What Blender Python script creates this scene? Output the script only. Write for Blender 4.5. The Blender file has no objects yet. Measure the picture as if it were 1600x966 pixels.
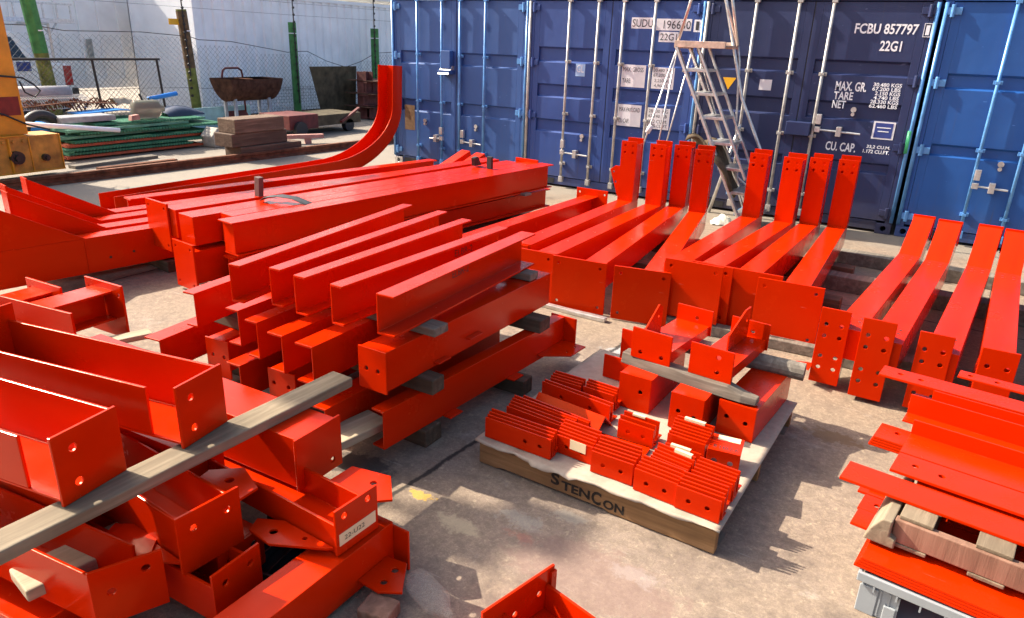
import bpy, math, random
from mathutils import Vector, Matrix
from mathutils.geometry import delaunay_2d_cdt
random.seed(7)
SC = bpy.context.scene
COL = SC.collection
R = math.radians

# ------------------------------------------------------------------ camera
cam_d = bpy.data.cameras.new('camera'); cam = bpy.data.objects.new('camera', cam_d); COL.objects.link(cam)
YAW, PITCH, ROLL = .5426, .3569, .0361
cp, sp, cy, sy = math.cos(PITCH), math.sin(PITCH), math.cos(YAW), math.sin(YAW)
fw = Vector((-sy*cp, cy*cp, -sp)); rt = Vector((cy, sy, 0)); up = rt.cross(fw)
rt2 = math.cos(ROLL)*rt + math.sin(ROLL)*up; up2 = -math.sin(ROLL)*rt + math.cos(ROLL)*up
m = Matrix((rt2, up2, -fw)).transposed().to_4x4(); m.translation = Vector((7.8135, -9.0873, 1.9215))
cam.matrix_world = m
cam_d.sensor_width = 36; cam_d.lens = 36*1118.07/1600
cam_d.clip_start = .05; cam_d.clip_end = 800
SC.camera = cam

# ------------------------------------------------------------------ light
SUN_EL, SUN_AZ = R(39.5), R(8.0)          # travels mostly along +X, a little towards +Y
trav = Vector((math.cos(SUN_AZ)*math.cos(SUN_EL), math.sin(SUN_AZ)*math.cos(SUN_EL), -math.sin(SUN_EL)))
sd = bpy.data.lights.new('sun', 'SUN'); sd.energy = 4.3; sd.angle = R(.53); sd.color = (1, .90, .76)
so = bpy.data.objects.new('sun', sd); COL.objects.link(so)
so.rotation_euler = trav.to_track_quat('-Z', 'Y').to_euler()
W = bpy.data.worlds.new('World'); SC.world = W; W.use_nodes = True
nt = W.node_tree; nt.nodes.clear()
sk = nt.nodes.new('ShaderNodeTexSky'); sk.sky_type = 'NISHITA'; sk.sun_disc = False
sk.sun_elevation = SUN_EL; sk.sun_rotation = math.atan2(-trav.x, -trav.y)
sk.air_density = 1.0; sk.dust_density = 5.0
bg = nt.nodes.new('ShaderNodeBackground'); bg.inputs[1].default_value = .11
wo = nt.nodes.new('ShaderNodeOutputWorld')
nt.links.new(sk.outputs[0], bg.inputs[0]); nt.links.new(bg.outputs[0], wo.inputs[0])
SC.view_settings.view_transform = 'Standard'; SC.view_settings.look = 'None'
SC.view_settings.exposure = 1.46; SC.view_settings.gamma = 1

# ------------------------------------------------------------------ materials
class NB:
    def __init__(s, name):
        s.m = bpy.data.materials.new(name); s.m.use_nodes = True
        s.t = s.m.node_tree; s.p = s.t.nodes['Principled BSDF']; s.tc = None
    def n(s, typ, **kw):
        o = s.t.nodes.new(typ)
        for k, v in kw.items(): setattr(o, k, v)
        return o
    def l(s, a, b): s.t.links.new(a, b)
    def co(s, kind='Object'):
        if not s.tc: s.tc = s.n('ShaderNodeTexCoord')
        return s.tc.outputs[kind]
    def mapped(s, scale, kind='Object', rot=(0, 0, 0)):
        mp = s.n('ShaderNodeMapping'); mp.inputs['Scale'].default_value = scale; mp.inputs['Rotation'].default_value = rot
        s.l(s.co(kind), mp.inputs[0]); return mp.outputs[0]
    def noise(s, scale, detail=4, rough=.55, vec=None, dist=0):
        o = s.n('ShaderNodeTexNoise'); o.inputs['Scale'].default_value = scale; o.inputs['Detail'].default_value = detail
        o.inputs['Roughness'].default_value = rough; o.inputs['Distortion'].default_value = dist
        s.l(vec if vec is not None else s.co(), o.inputs['Vector']); return o.outputs['Fac']
    def ramp(s, fac, stops, interp='LINEAR'):
        o = s.n('ShaderNodeValToRGB'); o.color_ramp.interpolation = interp
        e = o.color_ramp.elements
        while len(e) < len(stops): e.new(.5)
        for i, (pos, c) in enumerate(stops):
            e[i].position = pos; e[i].color = (*c, 1) if len(c) == 3 else c
        s.l(fac, o.inputs[0]); return o.outputs[0]
    def mix(s, fac, a, b, mode='MIX'):
        o = s.n('ShaderNodeMix', data_type='RGBA', blend_type=mode)
        for sock, v in ((o.inputs['Factor'], fac), (o.inputs['A'], a), (o.inputs['B'], b)):
            if hasattr(v, 'is_output'): s.l(v, sock)
            elif isinstance(v, (int, float)): sock.default_value = v
            else: sock.default_value = (*v, 1)
        return o.outputs['Result']
    def math(s, op, a, b=None, c=None, clamp=False):
        o = s.n('ShaderNodeMath', operation=op, use_clamp=clamp)
        for i, v in enumerate((a, b, c)):
            if v is None: continue
            if hasattr(v, 'is_output'): s.l(v, o.inputs[i])
            else: o.inputs[i].default_value = v
        return o.outputs[0]
    def bump(s, h, strength=.3, dist=.01):
        o = s.n('ShaderNodeBump'); o.inputs['Strength'].default_value = strength; o.inputs['Distance'].default_value = dist
        s.l(h, o.inputs['Height']); s.l(o.outputs[0], s.p.inputs['Normal'])
    def set(s, **kw):
        for k, v in kw.items():
            sock = s.p.inputs[k.replace('_', ' ')]
            if hasattr(v, 'is_output'): s.l(v, sock)
            else: sock.default_value = (*v, 1) if isinstance(v, tuple) else v
        return s.m

def M_plain(name, col, rough=.5, metal=0., var=.25, scale=12, spec=.5):
    b = NB(name); f = b.noise(scale, 5)
    d = tuple(c*(1-var) for c in col); u = tuple(min(1, c*(1+var)) for c in col)
    c = b.ramp(f, [(.3, d), (.7, u)])
    return b.set(Base_Color=c, Roughness=rough, Metallic=metal, Specular_IOR_Level=spec)

def M_red():
    b = NB('red_enamel_paint')
    big = b.noise(2.2, 3, .5, b.co('Generated')); wide = b.noise(.9, 3, .6)
    c = b.mix(big, (.47, .0118, .0002), (.58, .0198, .0003))
    c = b.mix(b.math('MULTIPLY', b.ramp(wide, [(.42, (0, 0, 0)), (.68, (1, 1, 1))]), .5), c, (.53, .022, .0004))
    # thin handling scratches and pale scuffs
    lin = b.noise(1.0, 2, .5, b.mapped((3, 120, 60), rot=(0, 0, .5))); lin2 = b.noise(5.5, 3, .6)
    sc = b.math('MULTIPLY', b.ramp(lin, [(.70, (0, 0, 0)), (.74, (1, 1, 1))]), b.ramp(lin2, [(.58, (0, 0, 0)), (.66, (1, 1, 1))]))
    c = b.mix(b.math('MULTIPLY', sc, .35), c, (.62, .22, .15))
    spk = b.ramp(b.noise(120, 2, .6), [(.76, (0, 0, 0)), (.80, (1, 1, 1))])
    c = b.mix(b.math('MULTIPLY', spk, .25), c, (.20, .05, .03))
    streak = b.noise(7, 4, .6, b.mapped((1, 1, .25)))
    dust = b.ramp(b.noise(3.3, 5, .65), [(.40, (0, 0, 0)), (.75, (1, 1, 1))])
    r = b.math('ADD', b.math('MULTIPLY_ADD', streak, .16, .08), b.math('MULTIPLY', dust, .16))
    b.bump(b.math('ADD', b.noise(160, 2, .5), b.math('MULTIPLY', b.noise(5, 2, .5), 4.0)), .08, .003)
    return b.set(Base_Color=c, Roughness=r, Specular_IOR_Level=.27, Specular_Tint=(1.0, .42, .15))

def M_wood(name, a, c2, axis=1, rough=.8):
    b = NB(name); s = [22, 22, 22]; s[axis] = 1.3
    g = b.noise(1.0, 6, .65, b.mapped(tuple(s)), .6); st = b.noise(3.5, 4, .6)
    c = b.ramp(g, [(.25, tuple(x*.55 for x in a)), (.5, a), (.75, c2)])
    c = b.mix(b.math('MULTIPLY', b.ramp(st, [(.45, (0, 0, 0)), (.75, (1, 1, 1))]), .45), c, tuple(x*.45 for x in a))
    b.bump(g, .5, .006)
    return b.set(Base_Color=c, Roughness=rough, Specular_IOR_Level=.25)

def M_container(name, base, worn, rust=(.09, .035, .016)):
    b = NB(name)
    f = b.noise(1.6, 5, .6); fine = b.noise(30, 4, .7)
    c = b.mix(f, tuple(x*.82 for x in base), tuple(min(1, x*1.2) for x in base))
    fade = b.noise(4, 5, .6, b.mapped((1, 1, .35)))
    c = b.mix(b.math('MULTIPLY', b.ramp(fade, [(.5, (0, 0, 0)), (.85, (1, 1, 1))]), .5), c, worn)
    mp = b.mapped((9, 9, 26), rot=(0, R(40), 0))
    scr = b.ramp(b.noise(1.4, 3, .4, mp), [(.735, (0, 0, 0)), (.75, (1, 1, 1))])
    c = b.mix(b.math('MULTIPLY', scr, .55), c, tuple(min(1, x*1.9+.05) for x in worn))
    stk = b.noise(1.0, 5, .65, b.mapped((26, 26, 1.1))); low2 = b.noise(2.1, 4, .6)
    stf = b.math('MULTIPLY', b.ramp(stk, [(.58, (0, 0, 0)), (.72, (1, 1, 1))]), b.ramp(low2, [(.40, (0, 0, 0)), (.62, (1, 1, 1))]))
    c = b.mix(b.math('MULTIPLY', stf, .45), c, (.07, .055, .055))
    chip = b.ramp(b.noise(38, 3, .6), [(.73, (0, 0, 0)), (.76, (1, 1, 1))]); c = b.mix(b.math('MULTIPLY', chip, b.ramp(b.noise(2.6, 3, .5), [(.5, (0, 0, 0)), (.6, (.7, .7, .7))])), c, (.22, .24, .30))
    rs = b.noise(5.5, 8, .75)
    c = b.mix(b.ramp(rs, [(.69, (0, 0, 0)), (.73, (1, 1, 1))]), c, rust)
    sep = b.n('ShaderNodeSeparateXYZ'); b.l(b.co(), sep.inputs[0])
    low = b.math('SUBTRACT', .42, sep.outputs['Z']); low = b.math('MULTIPLY', low, 2.6, clamp=True)
    dirt = b.math('MULTIPLY', low, b.ramp(b.noise(6, 5, .7), [(.3, (.25, .25, .25)), (.7, (1, 1, 1))]))
    c = b.mix(b.math('MULTIPLY', dirt, .7), c, (.075, .06, .052))
    b.bump(b.noise(2.4, 3, .5), .30, .03)
    return b.set(Base_Color=c, Roughness=b.math('MULTIPLY_ADD', fine, .3, .30), Specular_IOR_Level=.45)

RED = M_red()
WOODG = M_wood('weathered_grey_timber', (.17, .145, .115), (.30, .265, .21))
WOODSL = M_wood('slat_timber', (.17, .125, .08), (.27, .205, .135), 1)
WOODEB = M_wood('grey_end_block', (.21, .165, .11), (.32, .26, .18), 1)
WOODP = M_wood('plank_timber', (.20, .155, .10), (.31, .25, .17), 0)
WOODL = M_wood('pale_dry_timber', (.36, .29, .19), (.50, .41, .28), 0)
WOODX = M_wood('pallet_timber', (.25, .132, .055), (.37, .215, .10), 0)
WOODXG = M_wood('rough_grey_timber', (.13, .105, .08), (.24, .20, .155), 0)
WOODBR = M_wood('brown_board', (.22, .115, .075), (.31, .17, .115), 2)
WOODD = M_wood('dark_oiled_block', (.085, .058, .036), (.155, .11, .072), 0)
SLEEP = M_wood('sleeper_timber', (.10, .062, .042), (.17, .11, .075), 1)
CARD = M_plain('cardboard', (.37, .30, .23), .9, 0, .12, 25, .1)
TAPE = M_plain('masking_tape', (.72, .56, .34), .7, 0, .06, 20, .2)
INK = M_plain('black_marker_ink', (.02, .017, .016), .6, 0, .1)
STEN = M_plain('faded_black_stencil', (.035, .028, .022), .9, 0, .4, 60, .1)
WHITE = M_plain('white_lettering', (.78, .78, .80), .5, 0, .06, 30)
STICK = M_plain('white_sticker', (.74, .71, .72), .5, 0, .05, 12)
BLKT = M_plain('black_lettering', (.025, .025, .03), .6, 0, .1)
GALV = M_plain('galvanised_steel', (.62, .60, .57), .38, .75, .22, 18)
RODW = M_plain('worn_white_rod', (.44, .42, .39), .4, .3, .3, 14)
RODB = M_plain('blue_rod_and_sky_reflection', (.10, .27, .55), .30, .1, .25, 10)
ALU = M_plain('scratched_aluminium', (.66, .64, .62), .34, .8, .2, 22)
DARK = M_plain('dark_rubber', (.016, .016, .018), .55, 0, .3, 20)
BLACKP = M_plain('black_plastic', (.013, .014, .017), .28, 0, .2, 10)
GREYP = M_plain('grey_plastic', (.27, .29, .30), .42, 0, .08, 8)
RUST = M_plain('rusty_steel', (.13, .052, .028), .85, .1, .5, 9, .2)
RUSTP = M_plain('maroon_primer_steel', (.125, .042, .035), .75, 0, .35, 7, .25)
RUSTD = M_plain('dark_rust', (.075, .035, .022), .85, .1, .5, 10, .2)
OLIVE = M_plain('olive_stained_panel', (.085, .068, .04), .8, 0, .5, 5, .2)
CARTR = M_plain('faded_red_metal', (.115, .016, .012), .65, 0, .35, 9)
YEL = M_plain('yellow_gantry_paint', (.66, .27, .013), .42, 0, .22, 4)
YELD = M_plain('stained_yellow_paint', (.52, .23, .03), .6, 0, .5, 5)
GREASE = M_plain('black_grease', (.02, .015, .012), .45, 0, .4, 20)
GRN = M_plain('green_grating', (.035, .19, .105), .55, 0, .3, 6)
GRN2 = M_plain('pale_green_grating', (.10, .28, .19), .55, 0, .3, 6)
ORG = M_plain('orange_grating', (.44, .085, .035), .6, 0, .3, 6)
GPOST = M_plain('green_fence_paint', (.05, .21, .05), .6, 0, .35, 7)
OPOST = M_plain('mossy_green_post', (.16, .17, .035), .8, 0, .5, 6)
BPOST = M_plain('rust_brown_post', (.14, .085, .04), .85, 0, .5, 8)
WIRE = M_plain('dull_wire', (.17, .18, .18), .5, .6, .3)
DWIRE = M_plain('black_pipe', (.03, .024, .022), .6, .2, .3)
WCONT = M_plain('white_container_paint', (.90, .91, .92), .45, 0, .08, 2)
WPAN = M_plain('white_truck_panel', (.91, .90, .87), .5, 0, .07, 3)
CLEAR = None
def M_clear(name, col, rough, alpha_mix):
    b = NB(name)
    return b.set(Base_Color=col, Roughness=rough, Transmission_Weight=alpha_mix, IOR=1.12)
CLEAR = M_clear('clear_plastic', (.62, .56, .47), .18, .0); CLEAR.node_tree.nodes['Principled BSDF'].inputs['Alpha'].default_value = .13
GLASS = M_plain('dark_window_glass', (.03, .045, .05), .08, 0, .1)
BLUEPL = M_plain('bright_blue_plastic', (.02, .25, .72), .35, 0, .1)
NAVYPL = M_plain('dark_blue_plastic', (.02, .03, .055), .2, 0, .2, 6)
CANVAS = M_plain('tan_canvas', (.42, .35, .25), .9, 0, .25, 14, .1)
JACK = M_plain('brown_work_jacket', (.10, .075, .05), .9, 0, .35, 18, .1)
RAG = M_plain('pale_rag', (.55, .55, .46), .9, 0, .25, 30, .1)
TURQ = M_plain('turquoise_board', (.30, .52, .55), .6, 0, .2, 5)
PINK = M_plain('weathered_pink_steel', (.42, .20, .16), .7, 0, .3, 8)
YSIGN = M_plain('yellow_sign', (.80, .42, .01), .5, 0, .05)
LBLUE = M_plain('pale_blue_sticker', (.32, .48, .72), .5, 0, .05)
DBLUE = M_plain('blue_sticker', (.03, .05, .22), .5, 0, .1)
STRAP = M_plain('dark_webbing', (.05, .055, .06), .7, 0, .3, 40, .2)
LREDP = M_plain('red_lamp_lens', (.45, .02, .02), .25, 0, .1)
GREENSP = M_plain('green_sprayed_steel', (.05, .38, .16), .5, 0, .3, 10)
C1M = M_container('faded_blue_container', (.030, .086, .26), (.055, .12, .29))
C2M = M_container('royal_blue_container', (.024, .060, .225), (.045, .09, .25))
C3M = M_container('navy_blue_container', (.018, .028, .09), (.033, .044, .105))
C4M = M_container('bright_blue_container', (.013, .078, .28), (.03, .11, .31))

# ------------------------------------------------------------------ mesh builder
class MB:
    def __init__(s): s.v = []; s.f = []; s.smooth = False
    def add(s, vs, fs):
        k = len(s.v); s.v += [tuple(x) for x in vs]; s.f += [tuple(i+k for i in f) for f in fs]; return s
    def box(s, x0, x1, y0, y1, z0, z1):
        return s.add([(x0,y0,z0),(x1,y0,z0),(x1,y1,z0),(x0,y1,z0),(x0,y0,z1),(x1,y0,z1),(x1,y1,z1),(x0,y1,z1)],
                     [(0,3,2,1),(4,5,6,7),(0,1,5,4),(1,2,6,5),(2,3,7,6),(3,0,4,7)])
    def obox(s, c, ux, uy, uz):            # oriented box from centre and half vectors
        c, ux, uy, uz = map(Vector, (c, ux, uy, uz)); vs = []
        for k in (-1, 1):
            for a, b in ((-1,-1),(1,-1),(1,1),(-1,1)): vs.append(c + a*ux + b*uy + k*uz)
        return s.add(vs, [(0,3,2,1),(4,5,6,7),(0,1,5,4),(1,2,6,5),(2,3,7,6),(3,0,4,7)])
    def bar(s, p, q, w, t, upv=(0, 0, 1)):  # rectangular bar between two points
        p, q = Vector(p), Vector(q); d = (q-p); L = d.length; d.normalize()
        u = Vector(upv).cross(d)
        if u.length < 1e-4: u = Vector((1, 0, 0)).cross(d)
        u.normalize(); n = d.cross(u)
        return s.obox((p+q)/2, d*L/2, u*w/2, n*t/2)
    def prism(s, pts, axis, a0, a1, holes=()):
        """2D outline (counter-clockwise) extruded along axis; x:(y,z) y:(x,z) z:(x,y); holes (u, v, r)"""
        def P(u, v, a): return {'x': (a, u, v), 'y': (u, a, v), 'z': (u, v, a)}[axis]
        if not holes:
            n = len(pts); vs = [P(u, v, a0) for u, v in pts] + [P(u, v, a1) for u, v in pts]
            fs = [tuple(range(n)), tuple(range(2*n-1, n-1, -1))] + [(i, i+n, (i+1) % n+n, (i+1) % n) for i in range(n)]
            return s.add(vs, fs)
        loops = [list(pts)]
        for (u, v, r) in holes:
            loops.append([(u+r*math.cos(2*math.pi*k/14), v+r*math.sin(2*math.pi*k/14)) for k in range(14)][::-1])
        vv = []; ee = []
        for lp in loops:
            k = len(vv); vv += [Vector(p) for p in lp]; ee += [(k+i, k+(i+1) % len(lp)) for i in range(len(lp))]
        ov, oe, of, *_ = delaunay_2d_cdt(vv, ee, [], 1, 1e-6)
        keep = []
        for f in of:
            c = sum((ov[i] for i in f), Vector((0, 0)))/len(f)
            if all((c-Vector((u, v))).length > r*.97 for u, v, r in holes): keep.append(f)
        n = len(ov); vs = [P(p[0], p[1], a0) for p in ov] + [P(p[0], p[1], a1) for p in ov]
        fs = [tuple(f) for f in keep] + [tuple(i+n for i in f[::-1]) for f in keep]
        cnt = {}
        for f in keep:
            for i in range(len(f)):
                a, b = f[i], f[(i+1) % len(f)]; cnt[(a, b)] = 1
        for (a, b) in cnt:
            if (b, a) not in cnt: fs.append((b, a, a+n, b+n))
        return s.add(vs, fs)
    def tube(s, p, q, r, n=10, r2=None, cap=True):
        p, q = Vector(p), Vector(q); d = (q-p).normalized(); r2 = r if r2 is None else r2
        u = d.orthogonal().normalized(); w = d.cross(u); vs = []
        for c, rr in ((p, r), (q, r2)):
            for k in range(n):
                a = 2*math.pi*k/n; vs.append(c + rr*(math.cos(a)*u + math.sin(a)*w))
        fs = [(k, (k+1) % n, (k+1) % n+n, k+n) for k in range(n)]
        if cap: fs += [tuple(range(n-1, -1, -1)), tuple(range(n, 2*n))]
        return s.add(vs, fs)
    def path(s, pts, r, n=8):
        pts = [Vector(p) for p in pts]; vs = []; N = len(pts); u = None
        for i, p in enumerate(pts):
            d = (pts[min(i+1, N-1)]-pts[max(i-1, 0)]).normalized()
            if u is None: u = d.orthogonal().normalized()
            u = (u - d*u.dot(d)).normalized(); w = d.cross(u)
            for k in range(n):
                a = 2*math.pi*k/n; vs.append(p + r*(math.cos(a)*u+math.sin(a)*w))
        fs = [(i*n+k, i*n+(k+1) % n, (i+1)*n+(k+1) % n, (i+1)*n+k) for i in range(N-1) for k in range(n)]
        fs += [tuple(range(n-1, -1, -1)), tuple(range((N-1)*n, N*n))]
        return s.add(vs, fs)
    def sweep(s, prof, path):
        """profile (x, n) swept along a path of (y, z) points, n measured along the path normal"""
        N = len(path); k = len(prof); vs = []
        for i in range(N):
            def dr(a, b): v = Vector((path[b][0]-path[a][0], path[b][1]-path[a][1])); return v.normalized()
            d0 = dr(i-1, i) if i else dr(0, 1); d1 = dr(i, i+1) if i < N-1 else d0
            n0 = Vector((-d0.y, d0.x)); n1 = Vector((-d1.y, d1.x)); mm = (n0+n1); mm = mm/max(.2, mm.dot(n0))
            for (x, h) in prof: vs.append((x, path[i][0]+mm.x*h, path[i][1]+mm.y*h))
        fs = [(i*k+j, (i+1)*k+j, (i+1)*k+(j+1) % k, i*k+(j+1) % k) for i in range(N-1) for j in range(k)]
        fs += [tuple(range(k)), tuple(range(N*k-1, (N-1)*k-1, -1))]
        return s.add(vs, fs)
    def tri_fix(s): return s

def link(o, parent=None):
    COL.objects.link(o)
    if parent is not None: o.parent = parent
    return o
def tag(o, label=None, cat=None, group=None, kind=None):
    if label: o['label'] = label
    if cat: o['category'] = cat
    if group: o['group'] = group
    if kind: o['kind'] = kind
    return o
def obj(name, mb, mat, parent=None, bevel=0., loc=None, rz=0., smooth=False):
    me = bpy.data.meshes.new(name); me.from_pydata(mb.v, [], mb.f)
    import bmesh
    bm = bmesh.new(); bm.from_mesh(me); bmesh.ops.recalc_face_normals(bm, faces=bm.faces); bm.to_mesh(me); bm.free()
    me.materials.append(mat)
    if smooth:
        for p in me.polygons: p.use_smooth = True
    o = bpy.data.objects.new(name, me); link(o, parent)
    if loc is not None: o.location = loc
    if rz: o.rotation_euler.z = R(rz)
    if bevel:
        b = o.modifiers.new('bevel', 'BEVEL'); b.width = bevel; b.segments = 2; b.limit_method = 'ANGLE'; b.angle_limit = R(42)
    return o
def thing(name, label, cat, loc=(0, 0, 0), rz=0., group=None, rx=0., ry=0.):
    o = bpy.data.objects.new(name, None); o.empty_display_size = .1; COL.objects.link(o)
    o.location = loc; o.rotation_euler = (R(rx), R(ry), R(rz)); return tag(o, label, cat, group)
def solo(name, mb, mat, label, cat, group=None, loc=(0, 0, 0), rz=0., bevel=0., smooth=False, kind=None, rx=0., ry=0.):
    o = obj(name, mb, mat, None, bevel, loc, rz, smooth); o.rotation_euler = (R(rx), R(ry), R(rz))
    return tag(o, label, cat, group, kind)

_font = {}
def text(name, s, x0, x1, z0, z1, y, mat, parent, bold=0.):
    """lettering fitted into a box of the XZ plane (front), facing -Y; thickness 1 mm"""
    cu = bpy.data.curves.new('lettering', 'FONT'); cu.body = s; cu.extrude = .0; cu.resolution_u = 3; cu.offset = bold
    cu.space_line = .9
    tmp = bpy.data.objects.new('lettering', cu); COL.objects.link(tmp)
    dg = bpy.context.evaluated_depsgraph_get(); me = bpy.data.meshes.new_from_object(tmp.evaluated_get(dg))
    bpy.data.objects.remove(tmp); bpy.data.curves.remove(cu)
    xs = [v.co.x for v in me.vertices]; ys = [v.co.y for v in me.vertices]
    ax, bx, ay, by = min(xs), max(xs), min(ys), max(ys)
    for v in me.vertices:
        u = (v.co.x-ax)/max(1e-6, bx-ax); w = (v.co.y-ay)/max(1e-6, by-ay)
        v.co = (x0+u*(x1-x0), y, z0+w*(z1-z0))
    me.materials.clear(); me.materials.append(mat)
    o = bpy.data.objects.new(name, me); return link(o, parent)

ORD = ['first', 'second', 'third', 'fourth', 'fifth', 'sixth', 'seventh', 'eighth', 'ninth', 'tenth']

# section outlines, x to the right, z up
def chan(b, h, tw=.008, tf=.011, op='L'):
    if op == 'L': return [(0,0),(b,0),(b,h),(0,h),(0,h-tf),(b-tw,h-tf),(b-tw,tf),(0,tf)]
    if op == 'R': return [(0,0),(b,0),(b,tf),(tw,tf),(tw,h-tf),(b,h-tf),(b,h),(0,h)]
    if op == 'U': return [(0,0),(b,0),(b,h),(b-tf,h),(b-tf,tw),(tf,tw),(tf,h),(0,h)]
def ibeam(b, h, tw=.008, tf=.011):
    c = b/2; t = tw/2
    return [(0,0),(b,0),(b,tf),(c+t,tf),(c+t,h-tf),(b,h-tf),(b,h),(0,h),(0,h-tf),(c-t,h-tf),(c-t,tf),(0,tf)]
def rect(x0, x1, z0, z1): return [(x0,z0),(x1,z0),(x1,z1),(x0,z1)]

# ================================================================== SETTING
def M_ground():
    b = NB('yard_ground')
    co = b.co('Object'); sep = b.n('ShaderNodeSeparateXYZ'); b.l(co, sep.inputs[0]); X, Y = sep.outputs['X'], sep.outputs['Y']
    big = b.noise(.55, 6, .6); mid = b.noise(3.2, 7, .65); fine = b.noise(55, 5, .8); grit = b.noise(170, 3, .7)
    con = b.mix(mid, (.168, .124, .088), (.282, .215, .15))
    con = b.mix(b.math('MULTIPLY', b.ramp(big, [(.42, (0, 0, 0)), (.62, (1, 1, 1))]), .55), con, (.23, .175, .15))
    con = b.mix(b.math('MULTIPLY', b.ramp(fine, [(.45, (0, 0, 0)), (.62, (1, 1, 1))]), .45), con, (.40, .31, .205))
    con = b.mix(b.math('MULTIPLY', b.ramp(grit, [(.54, (0, 0, 0)), (.66, (1, 1, 1))]), .5), con, (.095, .072, .055))
    st = b.noise(1.7, 7, .72)
    con = b.mix(b.math('MULTIPLY', b.ramp(st, [(.55, (0, 0, 0)), (.70, (1, 1, 1))]), .5), con, (.12, .09, .072))
    pl = b.noise(2.6, 6, .7, b.mapped((1, 1, 1), rot=(0, 0, .7)))
    con = b.mix(b.math('MULTIPLY', b.ramp(pl, [(.6, (0, 0, 0)), (.74, (1, 1, 1))]), .5), con, (.46, .42, .36))
    rd = b.noise(7.5, 6, .75)
    con = b.mix(b.math('MULTIPLY', b.ramp(rd, [(.68, (0, 0, 0)), (.78, (1, 1, 1))]), .45), con, (.36, .10, .07))
    mott = b.noise(19, 6, .75); con = b.mix(b.math('MULTIPLY', b.ramp(mott, [(.40, (1, 1, 1)), (.55, (0, 0, 0))]), .42), con, (.115, .084, .063))
    mot2 = b.noise(24, 5, .7, b.mapped((1, 1, 1), rot=(0, 0, 1.1))); con = b.mix(b.math('MULTIPLY', b.ramp(mot2, [(.58, (0, 0, 0)), (.68, (1, 1, 1))]), .6), con, (.42, .335, .225))
    sl = b.noise(1.0, 3, .6, b.mapped((4, 40, 1), rot=(0, 0, .35))); con = b.mix(b.math('MULTIPLY', b.ramp(sl, [(.66, (0, 0, 0)), (.74, (1, 1, 1))]), .4), con, (.42, .37, .30))
    oil = b.noise(1.15, 6, .7, b.mapped((1, 1, 1), rot=(0, 0, 2.2))); con = b.mix(b.math('MULTIPLY', b.ramp(oil, [(.56, (0, 0, 0)), (.66, (1, 1, 1))]), .6), con, (.085, .066, .055))
    # paint and oil spots with their own outline
    def spot(x, y, r, col, k, edge=.5, sx=1., soft=.12):
        dx = b.math('MULTIPLY', b.math('SUBTRACT', X, x), sx); dy = b.math('SUBTRACT', Y, y)
        d = b.math('SQRT', b.math('ADD', b.math('MULTIPLY', dx, dx), b.math('MULTIPLY', dy, dy)))
        d = b.math('ADD', b.math('DIVIDE', d, r), b.math('MULTIPLY', b.math('SUBTRACT', b.noise(14, 5, .7), .5), edge*2.2))
        f = b.ramp(d, [(.85-soft, (1, 1, 1)), (.85+soft, (0, 0, 0))]); return f, col, k
    spots = [spot(6.10, -6.95, .03, (.60, .36, .03), .6, 2.4, .5, .05), spot(6.34, -7.03, .06, (.46, .39, .25), .5, 1.3, .5, .3),
             spot(6.56, -6.86, .06, (.34, .34, .29), .35, 1.6, .5, .3), spot(6.72, -6.72, .05, (.38, .36, .30), .35, 1.6, .5, .3), spot(7.56, -5.30, .075, (.16, .10, .05), .8, 1.5, .45),
             spot(5.72, -6.95, .13, (.055, .045, .04), .85, .9, .7), spot(7.10, -6.90, .05, (.40, .37, .33), .5, 1.8, .4, .3),
             spot(6.62, -6.95, .035, (.36, .12, .08), .45, 1.8, .5, .3), spot(6.28, -4.95, .14, (.36, .40, .42), .55, .8, .6),
             spot(8.05, -3.9, .12, (.40, .38, .40), .5, .9), spot(6.95, -7.0, .2, (.2, .12, .10), .5, .9, .5)]
    for f, col, k in spots: con = b.mix(b.math('MULTIPLY', f, k), con, col)
    # slab joints
    wob = b.math('MULTIPLY', b.math('SUBTRACT', b.noise(3.5, 6, .7), .5), .09)
    def joint(val, w=.011):
        a = b.math('ABSOLUTE', b.math('ADD', val, wob)); return b.ramp(b.math('DIVIDE', a, w), [(.4, (1, 1, 1)), (1, (0, 0, 0))])
    jx = b.math('SUBTRACT', b.math('SUBTRACT', X, 6.42), b.math('MULTIPLY', Y, .062))
    jx2 = b.math('SUBTRACT', X, 2.2); jy = b.math('SUBTRACT', Y, -2.95)
    for v, w in ((jx, .017), (jx2, .012), (jy, .012)): con = b.mix(b.math('MULTIPLY', joint(v, w), .9), con, (.02, .016, .014))
    # dusty ground by the rail and beyond
    dirt = b.mix(mid, (.17, .145, .115), (.30, .255, .195)); dirt = b.mix(b.math('MULTIPLY', b.ramp(fine, [(.4, (0, 0, 0)), (.62, (1, 1, 1))]), .5), dirt, (.15, .13, .11))
    e = b.math('ADD', X, b.math('MULTIPLY', b.math('SUBTRACT', big, .5), 1.2))
    f = b.ramp(b.math('MULTIPLY_ADD', e, .25, .5), [(.2, (1, 1, 1)), (.62, (0, 0, 0))])
    e2 = b.math('ADD', Y, b.math('MULTIPLY', b.math('SUBTRACT', mid, .5), .9))
    f2 = b.ramp(b.math('MULTIPLY_ADD', e2, .25, .5), [(.30, (0, 0, 0)), (.42, (1, 1, 1))])
    c = b.mix(b.math('MAXIMUM', f, f2), con, dirt)
    h = b.math('ADD', b.math('MULTIPLY', fine, .6), b.math('MULTIPLY', grit, .5))
    b.bump(h, .55, .006)
    return b.set(Base_Color=c, Roughness=b.math('MULTIPLY_ADD', mid, .25, .62), Specular_IOR_Level=.3)
g = MB(); NX = 24
g.add([(-70, -60, 0), (90, -60, 0), (90, 90, 0), (-70, 90, 0)], [(0, 1, 2, 3)])
tag(obj('ground', g, M_ground()), kind='structure')

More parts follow.
